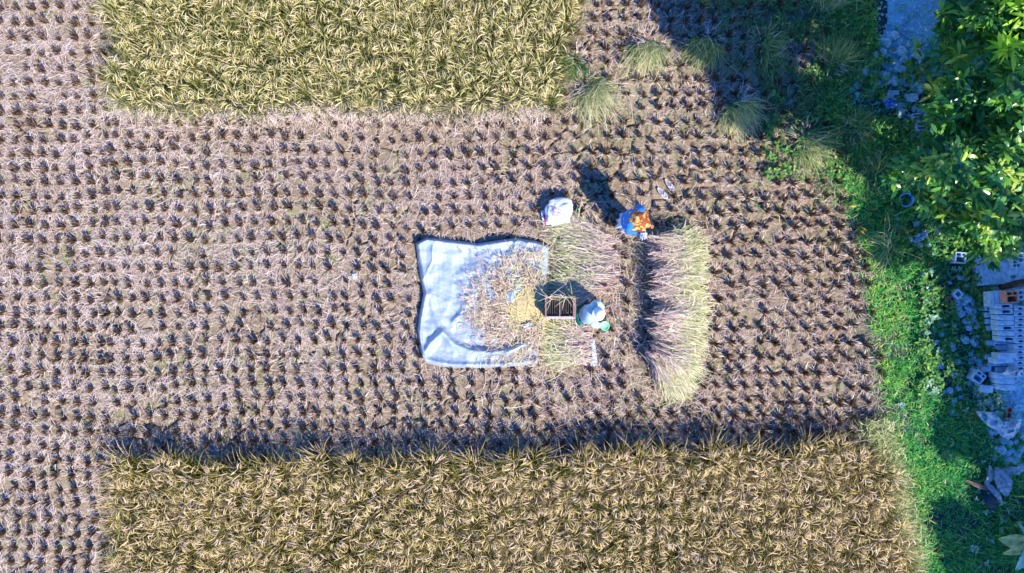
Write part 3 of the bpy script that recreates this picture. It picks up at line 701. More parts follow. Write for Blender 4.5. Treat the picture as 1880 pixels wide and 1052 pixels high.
def ellip(name, c, r, m, parent=None, seg=20, wob=0.0, sc_=3.0, rot=None, seed=0, flat=False):
    V = []; F = []; ng = seg // 2 + 1
    for i in range(ng):
        ph = math.pi * i / (ng - 1)
        for j in range(seg):
            t = 2 * math.pi * j / seg; d = Vector((math.sin(ph) * math.cos(t), math.sin(ph) * math.sin(t), math.cos(ph)))
            k = 1 + wob * mnoise.noise(d * sc_ + Vector((seed, seed * 2, 0))); V.append(Vector((d.x * r[0] * k, d.y * r[1] * k, d.z * r[2] * k)))
    if rot is not None: V = [rot @ v for v in V]
    V = [v + Vector(c) for v in V]
    for i in range(ng - 1):
        for j in range(seg):
            k = (j + 1) % seg; F.append((i * seg + j, (i + 1) * seg + j, (i + 1) * seg + k, i * seg + k))
    return link(name, py_mesh(name, V, F, m, not flat), parent)

# ------------------------------------------------------------------ threshing table
def table():
    c = P(1030, 564, 0); t = empty('threshing_table', c)
    tag(t, 'low wooden threshing table with a slatted open top at the tarpaulin edge', 'threshing table')
    zt = .52; f = (1 - zt / HC)
    x0, x1 = (1002 - 940) / 100 * f - c.x, (1055 - 940) / 100 * f - c.x; y0, y1 = (526 - 583) / 100 * f - c.y, (526 - 545) / 100 * f - c.y
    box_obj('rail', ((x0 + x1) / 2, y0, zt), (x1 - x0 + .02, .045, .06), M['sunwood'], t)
    box_obj('rail', ((x0 + x1) / 2, y1, zt), (x1 - x0 + .02, .03, .06), M['wood'], t)
    box_obj('rail', (x0, (y0 + y1) / 2, zt - .003), (.028, y1 - y0 - .045, .06), M['wood'], t)
    box_obj('rail', (x1 - .005, (y0 + y1) / 2 - .01, zt + .004), (.055, y1 - y0 - .02, .06), M['wood'], t)
    box_obj('crossbar', ((x0 + x1) / 2 - .01, (y0 + y1) / 2, zt + .006), (.022, y1 - y0 - .045, .045), M['wood'], t)
    n = 11
    for i in range(n):
        x = x0 + .04 + (x1 - x0 - .11) * i / (n - 1)
        if abs(x - (x0 + x1) / 2 + .01) < .018: continue
        box_obj('slat', (x, (y0 + y1) / 2, zt - .035), (.009, y1 - y0 - .05, .015), M['darkwood'], t, 0, .002)
    for x in (x0 + .01, x1 - .02):
        for y in (y0 + .02, y1 - .02): box_obj('leg', (x, y, (zt - .035) / 2), (.04, .04, zt - .035), M['wood'], t)
    box_obj('dark_floor', ((x0 + x1) / 2, (y0 + y1) / 2, .12), (x1 - x0 - .06, y1 - y0 - .05, .02), M['darkwood'], t)  # added floor, coloured dark to stand for the shade under the slats
    box_obj('side_board', ((x0 + x1) / 2, y0 - .004, .30), (x1 - x0 - .09, .014, .34), M['wood'], t)  # boards added all round to keep the inside shaded; only the left is real
    box_obj('side_board', (x1 - .005, (y0 + y1) / 2, .30), (.014, y1 - y0 - .09, .34), M['wood'], t)
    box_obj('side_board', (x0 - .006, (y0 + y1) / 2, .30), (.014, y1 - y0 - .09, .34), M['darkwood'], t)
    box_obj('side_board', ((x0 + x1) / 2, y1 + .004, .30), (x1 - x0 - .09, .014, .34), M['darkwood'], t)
M['sunwood'] = mat('sunlit_wood', (.50, .42, .38), .8, .2, 30, .4, 90)  # table wood lightened: sunlight on the lower rail put into the colour
table()

# ------------------------------------------------------------------ people
def skin_obj(name, joints, edges, m, parent, sub=2):
    """one continuous surface grown over a joint skeleton; joints = (x,y,z,r[,r2])"""
    me = bpy.data.meshes.new(name); me.from_pydata([j[:3] for j in joints], edges, []); me.materials.append(m)
    o = link(name, me, parent); s = o.modifiers.new('skin', 'SKIN'); s.use_smooth_shade = True; s.branch_smoothing = .6
    for i, j in enumerate(joints):
        sv = me.skin_vertices[0].data[i]; sv.radius = (j[3], j[4] if len(j) > 4 else j[3]); sv.use_root = (i == 0)
    sb = o.modifiers.new('sub', 'SUBSURF'); sb.levels = sub; sb.render_levels = sub
    return o
def garment(name, stations, side, sleeves, m, parent, seg=28):
    """torso loft of wrinkled ellipses (centre, half width, half depth) plus sleeves, one mesh"""
    side = Vector(side).normalized(); V = []; F = []; n = len(stations)
    for i, (c, hw, hd) in enumerate(stations):
        c = Vector(c); a = Vector(stations[max(i - 1, 0)][0]); b = Vector(stations[min(i + 1, n - 1)][0]); ax = (b - a).normalized(); dp = ax.cross(side).normalized(); sd = dp.cross(ax).normalized()
        for j in range(seg):
            t = 2 * math.pi * j / seg; k = 1 + .035 * math.sin(5 * t + i * 1.3) + .03 * math.sin(9 * t - i * 2.1); V.append(c + sd * (hw * k * math.cos(t)) + dp * (hd * k * math.sin(t)))
    for i in range(n - 1):
        for j in range(seg): k = (j + 1) % seg; F.append((i * seg + j, i * seg + k, (i + 1) * seg + k, (i + 1) * seg + j))
    for pts, rads in sleeves:
        pts = [Vector(p) for p in pts]; P2 = []; R2 = []
        for i in range(len(pts) - 1):
            for q in range(4): P2.append(pts[i].lerp(pts[i + 1], q / 4)); R2.append((rads[i] + (rads[i + 1] - rads[i]) * q / 4) * (1 + .07 * math.sin((i * 4 + q) * 2.4)))
        P2.append(pts[-1]); R2.append(rads[-1]); b0 = len(V); sg = 14
        for i, p in enumerate(P2):
            d = (P2[min(i + 1, len(P2) - 1)] - P2[max(i - 1, 0)]).normalized(); u = Vector((0, 0, 1)) if abs(d.z) < .85 else Vector((1, 0, 0)); a = d.cross(u).normalized(); b = d.cross(a)
            for j in range(sg): t = 2 * math.pi * j / sg; V.append(p + (a * math.cos(t) + b * math.sin(t)) * R2[i])
        for i in range(len(P2) - 1):
            for j in range(sg): k = (j + 1) % sg; F.append((b0 + i * sg + j, b0 + i * sg + k, b0 + (i + 1) * sg + k, b0 + (i + 1) * sg + j))
        F.append(tuple(b0 + j for j in range(sg)))
    o = link(name, py_mesh(name, V, F, m, True), parent); sb = o.modifiers.new('sub', 'SUBSURF'); sb.levels = 1; sb.render_levels = 1
    return o
def limb_chain(J, E, start, pts):
    prev = start
    for p in pts:
        J.append(p); E.append((prev, len(J) - 1)); prev = len(J) - 1
    return prev
def hand(J, E, wrist_i, wrist, fwd, side, down, curl=.5):
    """palm, five fingers rooted in the palm; fwd/side/down are unit vectors"""
    W = Vector(wrist); fwd = Vector(fwd).normalized(); side = Vector(side).normalized(); down = Vector(down).normalized()
    pm = W + fwd * .045; J.append((*pm, .026, .014)); E.append((wrist_i, len(J) - 1)); pi = len(J) - 1
    for k, (s, L) in enumerate(((-.028, .060), (-.010, .072), (.009, .068), (.026, .052))):
        a = pm + fwd * .04 + side * s; b = a + (fwd * (1 - curl * .5) + down * curl) * (L * .5); c = b + (fwd * (1 - curl) + down * (.4 + curl)) * (L * .45)
        limb_chain(J, E, pi, [(*a, .0095), (*b, .0085), (*c, .007)])
    a = pm - side * .036 - fwd * .01; b = a - side * .022 + fwd * .03 + down * .01; limb_chain(J, E, pi, [(*a, .011), (*b, .009)])
def face(parent, c, fwd, s=1.0):
    """eyes, brows and mouth set on the head's front"""
    fwd = Vector(fwd).normalized(); side = Vector((-fwd.y, fwd.x, 0)).normalized(); up = fwd.cross(side) * -1
    if up.z < 0: up = -up
    c = Vector(c)
    for q in (-1, 1):
        ellip('eye', c + fwd * .088 + side * .031 * q + up * .008, (.011, .011, .007), M['eye'], parent, 10)
        ellip('ear', c + side * .078 * q - fwd * .005, (.018, .012, .03), M['skin'], parent, 10)
    ellip('nose', c + fwd * .102 - up * .018, (.014, .014, .022), M['skin'], parent, 10)
    ellip('mouth', c + fwd * .090 - up * .052, (.012, .024, .007), M['lip'], parent, 10)
M['lip'] = mat('lips', (.30, .09, .07), .5, .05)

def person_kneeling():
    """worker kneeling on the heels, facing right, seen from above"""
    root = empty('person', P(1084, 579, 0)); c = root.location; root.scale = (.93, .93, .93)
    tag(root, 'kneeling worker in pale blue shirt and white hat beside the threshing table', 'person')
    def w(px, py, z): q = P(px, py, z) - c; return (q.x, q.y, q.z)
    hipc = Vector(w(1077, 577, .30)); chest = Vector(w(1088, 577, .62)); neck = Vector(w(1095, 577, .76)); head = Vector(w(1101, 576, .89))
    J = [(*hipc, .14, .12)]; E = []
    i1 = limb_chain(J, E, 0, [(*((hipc * .5 + chest * .5)), .13, .11), (*chest, .14, .11)]); i2 = limb_chain(J, E, i1, [(*neck, .05)]); limb_chain(J, E, i2, [(*(head * .6 + neck * .4), .065), (*head, .088), (*(head + Vector((.01, 0, .06))), .07)])
    for q in (-1, 1):
        hp = hipc + Vector((.0, .10 * q, -.02)); kn = hipc + Vector((.34, .14 * q, -.17)); an = hipc + Vector((-.04, .10 * q, -.24)); toe = hipc + Vector((-.17, .09 * q, -.27))
        limb_chain(J, E, 0, [(*hp, .09), (*((hp + kn) / 2), .078), (*kn, .058), (*((kn + an) / 2), .052), (*an, .038), (*toe, .03, .02)])
    arms = []
    for q in (-1, 1):
        sh = chest + Vector((.03, .175 * q, .04)); el = chest + Vector((.12, .215 * q, -.19)); wr = Vector(w(1103, 594, .42)) if q < 0 else chest + Vector((.24, .10, -.22))
        arms.append((sh, el, wr)); k = limb_chain(J, E, i1, [(*sh, .055), (*((sh + el) / 2), .045), (*el, .038), (*((el + wr) / 2), .034), (*wr, .025)])
        fw = (wr - el).normalized(); hand(J, E, k, wr, (fw.x, fw.y * .4, -.1), (0, q * 1.0, 0), (0, 0, -1), .6)
    body = skin_obj('body', J, E, M['skin'], root)
    # shirt
    ctr = (hipc + chest) / 2
    garment('shirt', [(hipc + Vector((-.02, 0, -.05)), .19, .16), (hipc + Vector((0, 0, .06)), .19, .165), (ctr, .19, .165), (chest + Vector((-.01, 0, 0)), .215, .165), (chest + Vector((.02, 0, .07)), .20, .13), (chest * .35 + neck * .65, .10, .09), (neck, .058, .058)], (0, 1, 0),
            [([sh + Vector((-.01, -.05 * (1 if sh.y > 0 else -1), -.01)), sh, (sh + el) / 2, el, (el + wr) / 2, el * .1 + wr * .9], [.085, .088, .075, .066, .060, .052]) for sh, el, wr in arms], M['shirt'], root)
    # trousers
    J = [(*(hipc + Vector((-.01, 0, -.05))), .15, .12)]; E = []
    for q in (-1, 1):
        hp = hipc + Vector((.04, .10 * q, -.04)); kn = hipc + Vector((.34, .14 * q, -.17)); an = hipc + Vector((.0, .10 * q, -.24))
        limb_chain(J, E, 0, [(*hp, .10), (*((hp + kn) / 2), .088), (*kn, .07), (*((kn + an) / 2), .062), (*an, .05)])
    skin_obj('trousers', J, E, M['navy'], root)
    # teal cloth tied round the waist, hanging behind
    V = []; F = []
    for i in range(14):
        for j in range(12):
            t = -1.1 + 2.2 * i / 13; a = math.pi + t; k = j / 11; rr = .185 + .06 * k + .012 * math.sin(i * 2.1 + j * .5)
            V.append((hipc.x + math.cos(a) * rr, hipc.y + math.sin(a) * rr * 1.0 - .02, hipc.z + .08 - .26 * k))
    for i in range(13):
        for j in range(11): F.append((i * 12 + j, (i + 1) * 12 + j, (i + 1) * 12 + j + 1, i * 12 + j + 1))
    o = link('waist_cloth', py_mesh('waist_cloth', V, F, M['teal'], True), root); sd = o.modifiers.new('thick', 'SOLIDIFY'); sd.thickness = .008
    # hat
    h = link('hat', lathe_mesh('hat', [(.001, .105), (.045, .102), (.078, .085), (.090, .05), (.095, .01), (.11, -.005), (.128, -.018), (.134, -.028), (.130, -.032), (.11, -.018), (.088, -.004)], M['hat'], 32, .06), root)
    h.location = head + Vector((.0, .0, .05)); h.rotation_euler = (.10, .28, 0)
    ellip('hair', head + Vector((-.02, 0, .015)), (.095, .09, .09), M['hair'], root, 18)
    face(root, head + Vector((.0, 0, -.01)), (.85, 0, -.5))
    bowl = link('bowl', lathe_mesh('bowl', [(.001, 0), (.045, 0), (.075, .035), (.085, .05), (.080, .05), (.068, .035), (.04, .008), (.001, .006)], M['mint'], 24)); bowl.location = P(1110, 598, .36)
    tag(bowl, 'small mint green bowl held by the kneeling worker', 'bowl')
person_kneeling()

def batik():
    m = bpy.data.materials.new('batik_cloth'); m.use_nodes = True; t = m.node_tree; b = t.nodes['Principled BSDF']; b.inputs['Roughness'].default_value = .8
    tc = t.nodes.new('ShaderNodeTexCoord'); v = t.nodes.new('ShaderNodeTexVoronoi'); v.inputs['Scale'].default_value = 11
    n = t.nodes.new('ShaderNodeTexNoise'); n.inputs['Scale'].default_value = 9; n.inputs['Distortion'].default_value = 1.6
    t.links.new(tc.outputs['Object'], v.inputs['Vector']); t.links.new(tc.outputs['Object'], n.inputs['Vector'])
    a = t.nodes.new('ShaderNodeMath'); a.operation = 'ADD'; t.links.new(v.outputs[0], a.inputs[0]); t.links.new(n.outputs[0], a.inputs[1])
    r = t.nodes.new('ShaderNodeValToRGB'); e = r.color_ramp.elements; e[0].position = .80; e[0].color = (.80, .50, .18, 1); e[1].position = 1.3; e[1].color = (.10, .015, .02, 1)
    k = e.new(.92); k.color = (.80, .34, .06, 1); k = e.new(1.04); k.color = (.30, .07, .02, 1)
    t.links.new(a.outputs[0], r.inputs[0]); t.links.new(r.outputs[0], b.inputs['Base Color']); return m
M['batik'] = batik()
def person_standing():
    root = empty('person', P(1147, 411, 0)); root.scale = (.93, .93, .93); c = root.location
    tag(root, 'standing worker in orange patterned headscarf, blue blouse and pale skirt', 'person')
    fwd = Vector((.80, -.60, 0)).normalized(); sd = Vector((.60, .80, 0)).normalized()     # faces down-right; sd = own left
    hip = Vector((.0, .0, .84)); chest = Vector((.0, .0, 1.16)); neck = chest + fwd * .01 + Vector((0, 0, .16)); head = neck + fwd * .03 + Vector((0, 0, .11))
    J = [(*hip, .12, .10)]; E = []
    i1 = limb_chain(J, E, 0, [(*((hip + chest) / 2), .11, .09), (*chest, .13, .09)]); i2 = limb_chain(J, E, i1, [(*neck, .048)]); limb_chain(J, E, i2, [(*(head * .6 + neck * .4), .06), (*head, .086), (*(head + Vector((0, 0, .06))), .07)])
    for q in (-1, 1):
        hp = hip + sd * .09 * q - Vector((0, 0, .04)); kn = hp + Vector((0, 0, -.38)) + fwd * .03; an = hp + Vector((0, 0, -.74)); to = an + fwd * .15 + Vector((0, 0, -.035))
        limb_chain(J, E, 0, [(*hp, .085), (*((hp + kn) / 2), .072), (*kn, .054), (*((kn + an) / 2), .05), (*an, .035), (*to, .035, .02)])
    arms = []
    for q in (-1, 1):
        sh = chest + sd * .18 * q + Vector((0, 0, .07)); el = sh + sd * .06 * q + (fwd * -.06 if q > 0 else fwd * .05) + Vector((0, 0, -.25)); wr = chest + fwd * .27 + sd * .10 * q + Vector((0, 0, -.16))
        arms.append((sh, el, wr)); k = limb_chain(J, E, i1, [(*sh, .05), (*((sh + el) / 2), .042), (*el, .036), (*((el + wr) / 2), .032), (*wr, .024)])
        hand(J, E, k, wr, fwd, sd * q, (0, 0, -1), .5)
    skin_obj('body', J, E, M['skin'], root)
    garment('blouse', [(hip + Vector((0, 0, -.04)), .215, .20), (hip + Vector((0, 0, .10)), .18, .16), ((hip + chest) / 2, .165, .135), (chest, .195, .135), (chest + Vector((0, 0, .08)), .18, .11), (chest * .3 + neck * .7, .09, .08), (neck, .055, .055)], sd,
            [([sh - sd * .05 * q, sh, (sh + el) / 2, el, (el + wr) / 2, el * .1 + wr * .9], [.075, .08, .070, .062, .055, .046]) for (sh, el, wr), q in zip(arms, (-1, 1))], M['blue'], root)
    V = []; F = []; n = 64
    for i in range(16):
        k = i / 15; z = .95 - .85 * k
        for j in range(n):
            t = 2 * math.pi * j / n; rr = .155 + .03 * k ** .8 + (.006 + .022 * k) * math.sin(t * 9 + k * 1.5) + .012 * math.sin(t * 4)
            V.append((hip.x + rr * math.cos(t) - .01, hip.y + rr * math.sin(t), z))
    for i in range(15):
        for j in range(n): F.append((i * n + j, (i + 1) * n + j, (i + 1) * n + (j + 1) % n, i * n + (j + 1) % n))
    o = link('skirt', py_mesh('skirt', V, F, M['skirt'], True), root); o.modifiers.new('thick', 'SOLIDIFY').thickness = .006
    # headscarf: over the head, down over the shoulders, more to the sunny side
    V = []; F = []; n = 60; prof = [(.001, .115), (.05, .11), (.085, .085), (.102, .04), (.105, -.02), (.10, -.07), (.12, -.11), (.150, -.15), (.180, -.20), (.205, -.27), (.215, -.36)]
    for i, (r0, z) in enumerate(prof):
        for j in range(n):
            t = 2 * math.pi * j / n; d = Vector((math.cos(t), math.sin(t), 0)); k = max(0, i - 5) / 5
            el = 1 + .25 * k * d.dot(Vector((.75, -.2, 0))); rr = r0 * el + .022 * k * math.sin(7 * t + i * .4) + .008 * mnoise.noise(d * 4 + Vector((0, 0, i * .6))) * (i > 1)
            drop = z - .05 * k * math.sin(t * 3 + 1)
            V.append(head + Vector((rr * math.cos(t), rr * math.sin(t), drop)) + Vector((.02, -.0, 0)) * k)
    for i in range(len(prof) - 1):
        for j in range(n):
            t = 2 * math.pi * (j + .5) / n; front = Vector((math.cos(t), math.sin(t), 0)).dot(fwd)
            if 2 <= i <= 4 and front > .82: continue                       # opening for the face
            F.append((i * n + j, (i + 1) * n + j, (i + 1) * n + (j + 1) % n, i * n + (j + 1) % n))
    o = link('headscarf', py_mesh('headscarf', V, F, M['batik'], True), root); o.modifiers.new('thick', 'SOLIDIFY').thickness = .006
    face(root, head + Vector((0, 0, -.01)), fwd)
    # white cloth over the forearm
    el, wr = arms[0][1], arms[0][2]
    o = ellip('towel', wr + Vector((.0, -.02, .0)), (.050, .080, .12), M['skirt'], None, 28, .75, 2.6, None, 5); o.location = root.location
    tag(o, 'small white cloth hanging from the arm of the standing worker', 'cloth')
person_standing()

# ------------------------------------------------------------------ sack, bottle, stick, sandals, strips
def sack():
    root = empty('sack', P(1024, 392, 0)); c = root.location; tag(root, 'full white plastic sack with faded red print above the tarpaulin corner', 'sack')
    V = []; F = []; n = 56; ng = 34
    for i in range(ng):
        ph = math.pi * i / (ng - 1)
        for j in range(n):
            t = 2 * math.pi * j / n; d = Vector((math.sin(ph) * math.cos(t), math.sin(ph) * math.sin(t), math.cos(ph)))
            sx = math.copysign(abs(d.x) ** .75, d.x) * .235; sy = math.copysign(abs(d.y) ** .75, d.y) * .225; sz = math.copysign(abs(d.z) ** .7, d.z) * .17
            k = 1 + .20 * mnoise.noise(d * 1.8) + .16 * abs(mnoise.noise(Vector((d.x * 2.2 + 4, d.y * 3.1, d.z * 2)))) + .06 * abs(mnoise.noise(Vector((d.x * 3, d.y * 9, d.z * 5))))
            v = Vector((sx, sy, sz)) * k; v.z += .17; v.z = max(v.z, .0); V.append((v.x + .015, v.y + v.x * .12 + .02, v.z * 1.05))
    for i in range(ng - 1):
        for j in range(n): F.append((i * n + j, (i + 1) * n + j, (i + 1) * n + (j + 1) % n, i * n + (j + 1) % n))
    b = link('sack_body', py_mesh('sack_body', V, F, M['white'], True), root)
    V2 = list(V)
    def top(x, y):                                            # highest body point near x, y
        best = .05; bd = 9
        for v in V2:
            d = (v[0] - x) ** 2 + (v[1] - y) ** 2
            if d < .0009 and v[2] > best: best = v[2]
        return best
    # flat open end on the left
    V = []; F = []; nx = 22; ny = 16
    for i in range(nx):
        for j in range(ny):
            u = i / (nx - 1); v = j / (ny - 1); p = P(992 + 26 * u + 5 * v * (1 - u), 387 + 27 * v - 2 * u, .10) - c
            z = .11 + .04 * u + .025 * math.sin(v * 7 + u * 3) + .015 * math.sin(u * 11); V.append((p.x, p.y, z))
    mi = []
    for i in range(nx - 1):
        for j in range(ny - 1):
            F.append((i * ny + j, i * ny + j + 1, (i + 1) * ny + j + 1, (i + 1) * ny + j)); mi.append(1 if 3 <= i <= 5 and j > 3 else 0)
    o = link('sack_mouth', py_mesh('sack_mouth', V, F, [M['white'], M['pink']], True, mi), root); o.modifiers.new('thick', 'SOLIDIFY').thickness = .01
    # illegible faded print: little strokes following the cloth
    Vp = []; Fp = []; r = random.Random(4)
    for row, (yy, k) in enumerate(((388, 9), (381, 6), (394, 7))):
        for i in range(k):
            x = 1010 + i * 3.2 + row * 2; q = P(x, yy + i * .9, .3) - c
            for s in range(2):
                dx, dy = (.004, .013) if s == 0 else (.010, .004); ox, oy = r.uniform(-.006, .006), r.uniform(-.01, .01)
                cs = [(q.x + ox - dx, q.y + oy - dy), (q.x + ox + dx, q.y + oy - dy), (q.x + ox + dx, q.y + oy + dy), (q.x + ox - dx, q.y + oy + dy)]
                z = top(q.x, q.y) + .001; b0 = len(Vp); Vp += [(a, bb, z) for a, bb in cs]; Fp.append((b0, b0 + 1, b0 + 2, b0 + 3))
    o = link('print', py_mesh('print', Vp, Fp, M['print']), root); o.modifiers.new('thick', 'SOLIDIFY').thickness = .002
    # blue tie hanging on the right
    q0 = P(1043, 398, .12) - c; q1 = P(1054, 408, .03) - c
    V = [(q0.x, q0.y - .03, .16), (q0.x + .03, q0.y + .02, .16), (q1.x + .02, q1.y + .02, .05), (q1.x - .02, q1.y - .02, .05)]
    o = link('tie', py_mesh('tie', V, [(0, 3, 2, 1)], M['blue']), root); o.modifiers.new('thick', 'SOLIDIFY').thickness = .008
sack()
def bottle():
    root = empty('bottle', P(1061, 386)); tag(root, 'small dark bottle with green cap standing beside the bamboo stick', 'bottle')
    link('bottle_body', lathe_mesh('bottle_body', [(.001, .0), (.034, 0), (.036, .01), (.036, .13), (.028, .16), (.014, .18), (.014, .20)], M['dark'], 20), root)
    link('cap', lathe_mesh('cap', [(.018, .185), (.019, .19), (.019, .212), (.001, .214)], M['cap'], 20), root)
bottle()
o = link('bamboo_stick', tube_mesh('bamboo_stick', [P(1068, 361, .17), P(1064, 385, .17), P(1059, 411, .19)], [.011, .012, .011], M['bamboo'], 8)); tag(o, 'thin pale bamboo stick lying between white sack and bottle', 'stick')
def sandal(px, py, a, lab):
    root = empty('sandal', P(px, py, .03), a); tag(root, lab, 'sandal', 'pair of sandals left on the field')
    def shape(sc_, z): return [(math.cos(t) * .135 * sc_, math.sin(t) * (.046 + .010 * math.cos(t)) * sc_, z) for t in [2 * math.pi * i / 28 for i in range(28)]]
    V = shape(1, 0) + shape(1, .022) + shape(.84, .022) + shape(.80, .017); F = [tuple(range(27, -1, -1))]
    for k in range(3): F += [(k * 28 + i, k * 28 + (i + 1) % 28, (k + 1) * 28 + (i + 1) % 28, (k + 1) * 28 + i) for i in range(28)]
    link('sole', py_mesh('sole', V, F, M['sole']), root)
    V = shape(.79, .019); link('insole', py_mesh('insole', V, [tuple(range(28))], M['insole']), root)
    for q in (-1, 1): link('strap', tube_mesh('strap', [(.055, 0, .022), (.03, .02 * q, .045), (-.02, .045 * q, .022)], [.006, .007, .006], M['sole'], 8), root)
sandal(1216, 355, math.radians(-48), 'pale sandal with dark insole, left one of the pair above the standing worker')
sandal(1229, 340, math.radians(-55), 'pale sandal partly sunk in weeds, right one of the pair above the standing worker')
def sheet(name, pts_px, m, z, amp, label, cat, seed, thick=.004, nn=40, ztop=0.0):
    """crumpled thin sheet inside a photo-space quad outline"""
    poly = pts_px; xs = [p[0] for p in poly]; ys = [p[1] for p in poly]; x0, x1, y0, y1 = min(xs), max(xs), min(ys), max(ys)
    X, Y = np.meshgrid(np.linspace(x0, x1, nn), np.linspace(y0, y1, nn)); s = max(x1 - x0, y1 - y0)
    rg = (1 - np.abs(fbm(X / s * 5, Y / s * 5, seed, 3) * 2 - .94)) ** 4
    Z = z + amp * rg + amp * .6 * (fbm(X / s * 9, Y / s * 9, seed + 3) - .3)
    ix = np.arange(X.size).reshape(X.shape); F = np.stack([ix[:-1, :-1], ix[1:, :-1], ix[1:, 1:], ix[:-1, 1:]], -1).reshape(-1, 4)
    cx = (X[:-1, :-1] + X[1:, 1:]) / 2; cy = (Y[:-1, :-1] + Y[1:, 1:]) / 2; F = F[inpoly(cx.ravel(), cy.ravel(), poly)]
    V = PA(X.ravel(), Y.ravel(), Z.ravel()); used = np.unique(F); mp = np.zeros(len(V), int); mp[used] = np.arange(len(used))
    o = link(name, np_mesh(name, V[used], mp[F], m, smooth=True)); tag(o, label, cat); o.modifiers.new('thick', 'SOLIDIFY').thickness = thick
    return o
M['film'] = mat('thin_plastic', (.50, .60, .74), .3, .2, 20, .3, 60)
sheet('plastic_strip', [(1085, 622), (1091, 620), (1095, 650), (1097, 671), (1084, 672), (1087, 650)], M['film'], .10, .04, 'narrow strip of pale plastic film lying below the kneeling worker', 'plastic strip', 12)
sheet('plastic_scrap', [(960, 600), (970, 592), (978, 594), (970, 603)], M['white'], .27, .03, 'little white plastic scrap on the straw covered tarpaulin edge', 'plastic scrap', 14)
sheet('plastic_scrap', [(646, 503), (655, 502), (656, 511), (648, 513)], M['white'], .06, .03, 'little white scrap lying alone on stubble left of the tarpaulin', 'plastic scrap', 15)
sheet('plastic_sheet', [(1790, 755), (1805, 755), (1825, 757), (1842, 775), (1876, 769), (1872, 788), (1862, 800), (1850, 806), (1838, 800), (1830, 790), (1815, 783), (1800, 768)], M['white'], .12, .14, 'crumpled white plastic sheet in the grass below the block pile', 'plastic sheet', 16, nn=70)
sheet('plastic_sheet', [(1834, 686), (1846, 682), (1850, 674), (1858, 680), (1884, 680), (1884, 690), (1860, 692)], M['white'], .34, .10, 'white plastic scrap sheet draped across the lower concrete blocks', 'plastic sheet', 17, nn=60)
sheet('plastic_bag', [(1622, 182), (1645, 180), (1648, 196), (1628, 200)], M['pail'], .10, .10, 'crumpled blue plastic bag in the rubble left of the tree', 'plastic bag', 18)
sheet('plastic_scrap', [(1648, 741), (1656, 738), (1662, 742), (1655, 749)], M['white'], .12, .05, 'little white scrap in the sunny grass verge', 'plastic scrap', 19)
sheet('plastic_sheet', [(1668, 436), (1690, 428), (1704, 424), (1702, 436), (1685, 445), (1670, 443)], M['film'], .08, .09, 'clear crumpled plastic film below the pail and low branch', 'plastic sheet', 20)
sheet('plastic_scrap', [(1745, 686), (1758, 684), (1764, 694), (1752, 698)], M['white'], .14, .06, 'white scrap among the pale weeds left of the block pile', 'plastic scrap', 24)

# pail ------------------------------------------------------------------
def pail():
    root = empty('pail', P(1659, 364, .02)); root.rotation_euler = (.25, -.25, 0); tag(root, 'open blue grey pail tipped slightly under the low tree branch', 'pail')
    link('pail_body', lathe_mesh('pail_body', [(.001, .0), (.085, 0), (.09, .01), (.118, .20), (.128, .205), (.126, .215), (.112, .212), (.105, .19), (.082, .015), (.001, .012)], M['pail'], 36), root)
    link('handle', tube_mesh('handle', [(.125 * math.cos(t), .125 * math.sin(t), .20 - .05 * math.sin(t)) for t in [math.pi * i / 12 for i in range(13)]], [.004] * 13, M['white'], 6), root)
pail()

# ------------------------------------------------------------------ hollow blocks
def grid_block(name, xs, ys, holes, h, d, m):
    nx, ny = len(xs) - 1, len(ys) - 1; V = {}; F = []; L = []
    cx, cy = (xs[0] + xs[-1]) / 2, (ys[0] + ys[-1]) / 2
    def v(i, j, z):
        k = (i, j, round(z, 4))
        if k not in V: V[k] = len(L); L.append((xs[i] - cx, ys[j] - cy, z))
        return V[k]
    solid = lambda i, j: 0 <= i < nx and 0 <= j < ny and (i, j) not in holes
    for i in range(nx):
        for j in range(ny):
            z = h if solid(i, j) else h - d
            F.append((v(i, j, z), v(i + 1, j, z), v(i + 1, j + 1, z), v(i, j + 1, z)))
            F.append((v(i, j, 0), v(i, j + 1, 0), v(i + 1, j + 1, 0), v(i + 1, j, 0)))
            for (di, dj, a, b) in ((-1, 0, (i, j), (i, j + 1)), (1, 0, (i + 1, j + 1), (i + 1, j)), (0, -1, (i + 1, j), (i, j)), (0, 1, (i, j + 1), (i + 1, j + 1))):
                ii, jj = i + di, j + dj; out = not (0 <= ii < nx and 0 <= jj < ny)
                if out: F.append((v(*b, 0), v(*a, 0), v(*a, h), v(*b, h)))
                elif solid(i, j) and not solid(ii, jj): F.append((v(*b, h - d), v(*a, h - d), v(*a, h), v(*b, h)))
    return py_mesh(name, L, F, m)
def tri_block(name, L_, W, h, m):
    x, y = L_ / 2, W / 2; A = [(-x, -y), (x, -y), (x, y), (-x, y)]; T = [(-x * .55, -y * .45), (x * .55, -y * .45), (0, y * .6)]
    V = [(a, b, 0) for a, b in A] + [(a, b, h) for a, b in A] + [(a, b, h) for a, b in T] + [(a, b, h * .35) for a, b in T]
    F = [(3, 2, 1, 0), (0, 1, 5, 4), (1, 2, 6, 5), (2, 3, 7, 6), (3, 0, 4, 7), (4, 5, 9, 8), (5, 6, 10, 9), (6, 7, 10), (7, 4, 8, 10), (8, 9, 12, 11), (9, 10, 13, 12), (10, 8, 11, 13), (11, 12, 13)]
    return py_mesh(name, V, F, m)
B = {}
ORD = ['first', 'second', 'third', 'fourth', 'fifth', 'sixth', 'seventh', 'eighth', 'ninth', 'tenth', 'eleventh', 'twelfth', 'thirteenth', 'fourteenth', 'fifteenth', 'sixteenth', 'seventeenth']
for nm, mt in (('c', M['concrete']), ('r', M['brick'])):
    B['three' + nm] = grid_block('hollow_block', [0, .02, .10, .125, .18, .20], [0, .02, .11, .135, .18, .20], {(1, 1), (2, 1), (3, 1), (1, 3), (3, 3)}, .20, .16, mt)
